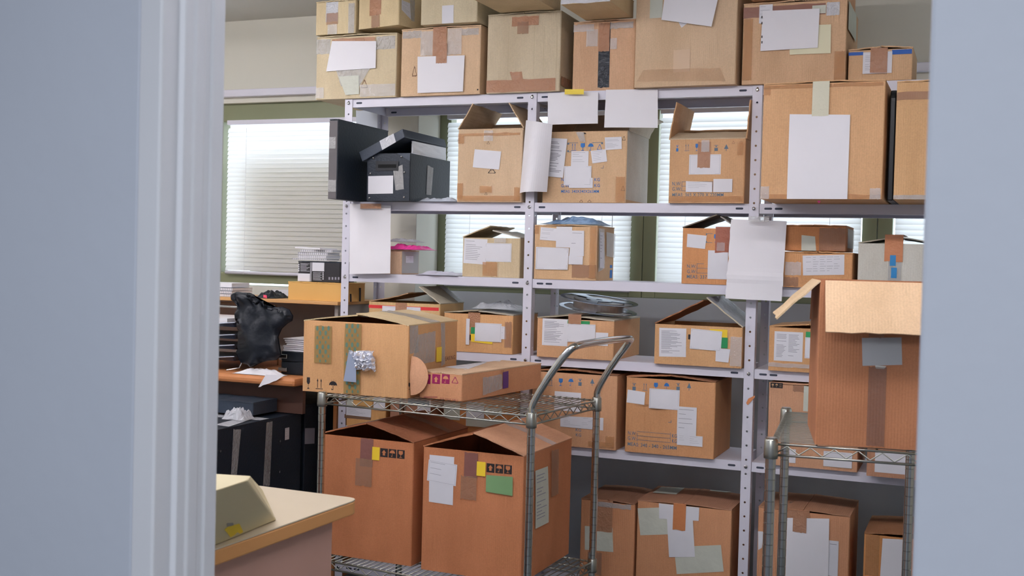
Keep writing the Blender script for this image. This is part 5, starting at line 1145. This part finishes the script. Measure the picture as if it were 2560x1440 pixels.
mb.f += [tuple(n0 + i for i in reversed(f)) for f in mb.f[:nf]]; mb.m += [0] * nf
mb.build('bag_body', mat('black_bag_plastic', (12, 20, 32), .5, bump=.9, bscale=22), t, smooth=True)
ringc = atY(587, 741, YB - 0.01); MB().tube([ringc + Vector((0.009 * math.cos(a * PI / 8), 0, 0.009 * math.sin(a * PI / 8))) for a in range(17)], 0.005, 8, cap=False).build('grommet', mat('black_bag_plastic', (22, 30, 40), .32), t, smooth=True)
# two black clip files with papers on the desk
xf0, xf1 = atY(703, 900, 3.85).x, atY(790, 900, 3.85).x
zz = ZD + 0.0005
for i in range(2):
    t = thing('clip_file', ('lower black clip file on the desk beside the black bag', 'upper black clip file on the desk beside the black bag')[i], 'folder', ((xf0 + xf1) / 2, 3.95, zz), 0, 'black clip files on the left desk')
    MB().box((xf0, 3.85, zz), (min(xf1 + 0.03, PX[0] - 0.008), 3.99, zz + 0.052 - i * 0.012)).build('cover', BLKP, t, bevel=0.003)
    MB().box((xf0 - 0.006, 3.838, zz + 0.012), (xf0 + 0.034, 3.8495, zz + 0.028)).build('metal_clip', CHROME, t, bevel=0.002)
    zz += 0.0525 - i * 0.012
rr = random.Random(4)
for i in range(7):
    th = (0.008, 0.007, 0.006, 0.008, 0.006, 0.007, 0.005)[i]
    notebook('sheaf of loose white papers fanned on the black clip files', (xf0 + xf1) / 2 + 0.006 + rr.uniform(-.008, .008), 3.94, zz, 0.15, 0.17, th, rr.uniform(-.08, .08), PAPER, 0, False, 'paper sheaves on the clip files'); zz += th + 0.0008
lying('crumpled white paper on the front edge of the left desk', 'crumpled_paper', 'paper', L1, 215, 1260, 640, 1370, 3.755, 3.815, ZD + 0.0005, 0.024, PAPER, 31)
sc = [atY(665, 936, YDK - 0.004), atY(712, 938, YDK - 0.004), atY(690, 952, YDK - 0.008), atY(646, 968, YDK - 0.006)]
t = thing('paper_scrap', 'torn white scrap dangling over the left desk edge', 'paper', sc[3]); MB().slab(lambda a, b: sc[0].lerp(sc[1], a).lerp(sc[3].lerp(sc[2], a), b) + Vector((0, 0.0, 0.004 * noise.noise(Vector((a * 6, b * 6, 1))))), Vector((0, -1, 0)), 8, 6, 0.0008).build('sheet', PAPER, t)

# black boxes stored under the left desk
XQ = -2.50
def side_carton(label, Y0, Y1, z0, ztop, w_=0.42, name='archive_box'):
    return Carton(label, Vector((XQ - w_, Y0, z0)), 0, w_, Y1 - Y0, ztop - z0, (20, 30, 40), name=name, cmat=BLACK, bulge=0.001)
zq = atX(600, 1062, XQ).z
qb = side_carton('black storage box on the floor, under the tape bound box', 3.32, 3.92, 0.0, zq - 0.355); qb.closed(0, m=BLACK)
q1 = side_carton('black storage box bound with clear tape ribbons, under the desk', 3.30, 3.90, zq - 0.345, zq - 0.006); q1.closed(0.4, m=BLACK)
q1.tape('right', L2, [(285, 690), (370, 690), (320, 1200), (255, 1200)], CLEARG); q1.tape('right', L2, [(655, 615), (722, 600), (690, 1325), (615, 1320)], CLEARG)
q1.tape('top', L2, [(80, 520), (700, 590), (700, 620), (75, 570)], SILV); q1.tape('top', L2, [(450, 560), (560, 575), (300, 690), (80, 660)], SILV)
q1.paper('right', L2, (858, 672, 905, 805), lines=4)
for x, y in ((132, 935), (802, 822), (796, 1167)):
    a, c = q1.px('right', *cv(L2, x, y)); c = max(0.02, c); MB().tube([q1.at('right', a, c, 0), q1.at('right', a, c, 0.004)], 0.005, 10).build('rivet', RIVET, q1.root, local=True)
cr = atX(640, 1045, XQ - 0.05); t = None
lying('wad of clear packing tape crumpled on the tape bound black box', 'tape_wad', 'plastic', L2, 150, 420, 390, 560, 3.555, 3.635, zq + 0.002, 0.06, SILV, 41)
q2 = side_carton('taller black storage box with a grey label, behind the tape bound one', 3.925, 4.36, 0.0, atX(800, 1008, XQ).z); q2.closed(0, m=BLACK)
q2.paper('right', L2, [(1035, 690), (1200, 675), (1195, 850), (1030, 870)], m=mat('grey_label_dark', (150, 150, 162), .6))
q3 = Carton('shallow black lid lying askew on the tape bound black box', Vector((XQ - 0.42, 3.65, zq + 0.010)), R(0.5), 0.36, 0.165, 0.045, (20, 30, 40), name='box_lid', cat='lid', cmat=BLACK2, bulge=0.0); q3.closed(0, m=BLACK2)

# ================================================================== NEAR DESK
ZN = 0.75
cA = atZ(899, 1246, ZN); back = atZ(560, 1203, ZN); dr = (back - cA).normalized(); dn = Vector((dr.y, -dr.x, 0)); dn = dn if dn.y < 0 else -dn
dn = (atZ(531, 1375, ZN) - cA).normalized(); LB, LS = 1.35, 0.86
t = thing('wooden_desk', 'light wood desk corner in the foreground at lower left', 'desk', (cA.x - 0.6, cA.y - 0.4, 0))
rcn = 0.03; pts = [cA + dr * LB, cA + dr * LB + dn * LS, cA + dn * LS]
pts += [cA + dn * rcn, cA + (dn + dr) * rcn * 0.13 + dn * rcn * 0.35, cA + (dn + dr) * rcn * 0.13 + dr * rcn * 0.35, cA + dr * rcn]
MB().prism([p - Vector((0, 0, 0.036)) for p in pts], (0, 0, 0.033)).build('desktop', WOODE, t, bevel=0.004)
MB().prism([p + Vector((0, 0, -0.0028)) for p in pts], (0, 0, 0.0028)).build('laminate_top', WOODT, t)
pa = cA + dr * 0.035; n_ = dn.cross(Vector((0, 0, 1))); pc = hit(831, 1320, pa, n_.normalized()); ta = (pc - pa).dot(dn)
P0_ = pa + dn * max(0.02, ta); P1_ = pa + dn * (LS - 0.05)
MB().prism([(P0_.x, P0_.y, 0), (P1_.x, P1_.y, 0), (P1_.x + dr.x * 0.025, P1_.y + dr.y * 0.025, 0), (P0_.x + dr.x * 0.025, P0_.y + dr.y * 0.025, 0)], (0, 0, ZN - 0.0365)).build('side_panel', WOODP, t, bevel=0.002)
Q0 = P0_ + dr * LB * 0.9; MB().prism([(Q0.x, Q0.y, 0), (Q0.x + dn.x * 0.7, Q0.y + dn.y * 0.7, 0), (Q0.x + dn.x * 0.7 + dr.x * 0.025, Q0.y + dn.y * 0.7, 0), (Q0.x + dr.x * 0.025, Q0.y, 0)], (0, 0, ZN - 0.0365)).build('side_panel', WOODP, t, bevel=0.002)
P2_ = P0_ + dr * 0.026 + dn * 0.03; MB().prism([(P2_.x, P2_.y, 0.25), (P2_.x + dr.x * 1.15, P2_.y + dr.y * 1.15, 0.25), (P2_.x + dr.x * 1.15 + dn.x * 0.018, P2_.y + dr.y * 1.15 + dn.y * 0.018, 0.25), (P2_.x + dn.x * 0.018, P2_.y + dn.y * 0.018, 0.25)], (0, 0, ZN - 0.2865)).build('modesty_panel', WOODP, t)
# slanting cream file box on it
zb, ztp = ZN + 0.001, ZN + 0.155
FB = [atZ(440, 1404, zb), atZ(691, 1300, zb), atZ(655, 1222, zb), atZ(440, 1240, zb), atZ(440, 1258, ztp), atZ(617, 1201, ztp), atZ(628, 1190, ztp), atZ(440, 1179, ztp)]
FB[4] = hit(440, 1258, FB[0], (FB[1] - FB[0]).cross(FB[5] - FB[0]).normalized())
t = thing('file_box', 'cream slant-sided file box with a yellow sticker on the near desk', 'box', (FB[0] + FB[2]) / 2)
hexa(FB, 'box_body', mat('cream_board', (214, 202, 164), .55, var=.04), t, bevel=0.003)
def onf(k, x, y):
    n = (FB[1] - FB[0]).cross(FB[5] - FB[0]).normalized(); return hit(*cv(k, x, y), FB[0], n), n
ps = [(290, 880), (335, 845), (470, 810), (515, 905), (480, 930), (445, 910), (410, 945), (362, 972)]
pp = [onf(L3, *p) for p in ps]; nn = pp[0][1]; nn = nn if nn.dot(O - FB[1]) > 0 else -nn
MB().prism([p + nn * 0.0006 for p, _ in pp], nn * 0.0006).build('yellow_sticker', YEL, t)
pp = [onf(L3, *p)[0] + nn * 0.0006 for p in ((320, 805), (395, 798), (400, 830), (322, 845))]; MB().prism(pp, nn * 0.0004).build('grey_sticker', mat('grey_sticker', (160, 156, 150), .6), t)
for c in CARTONS: c.finish()
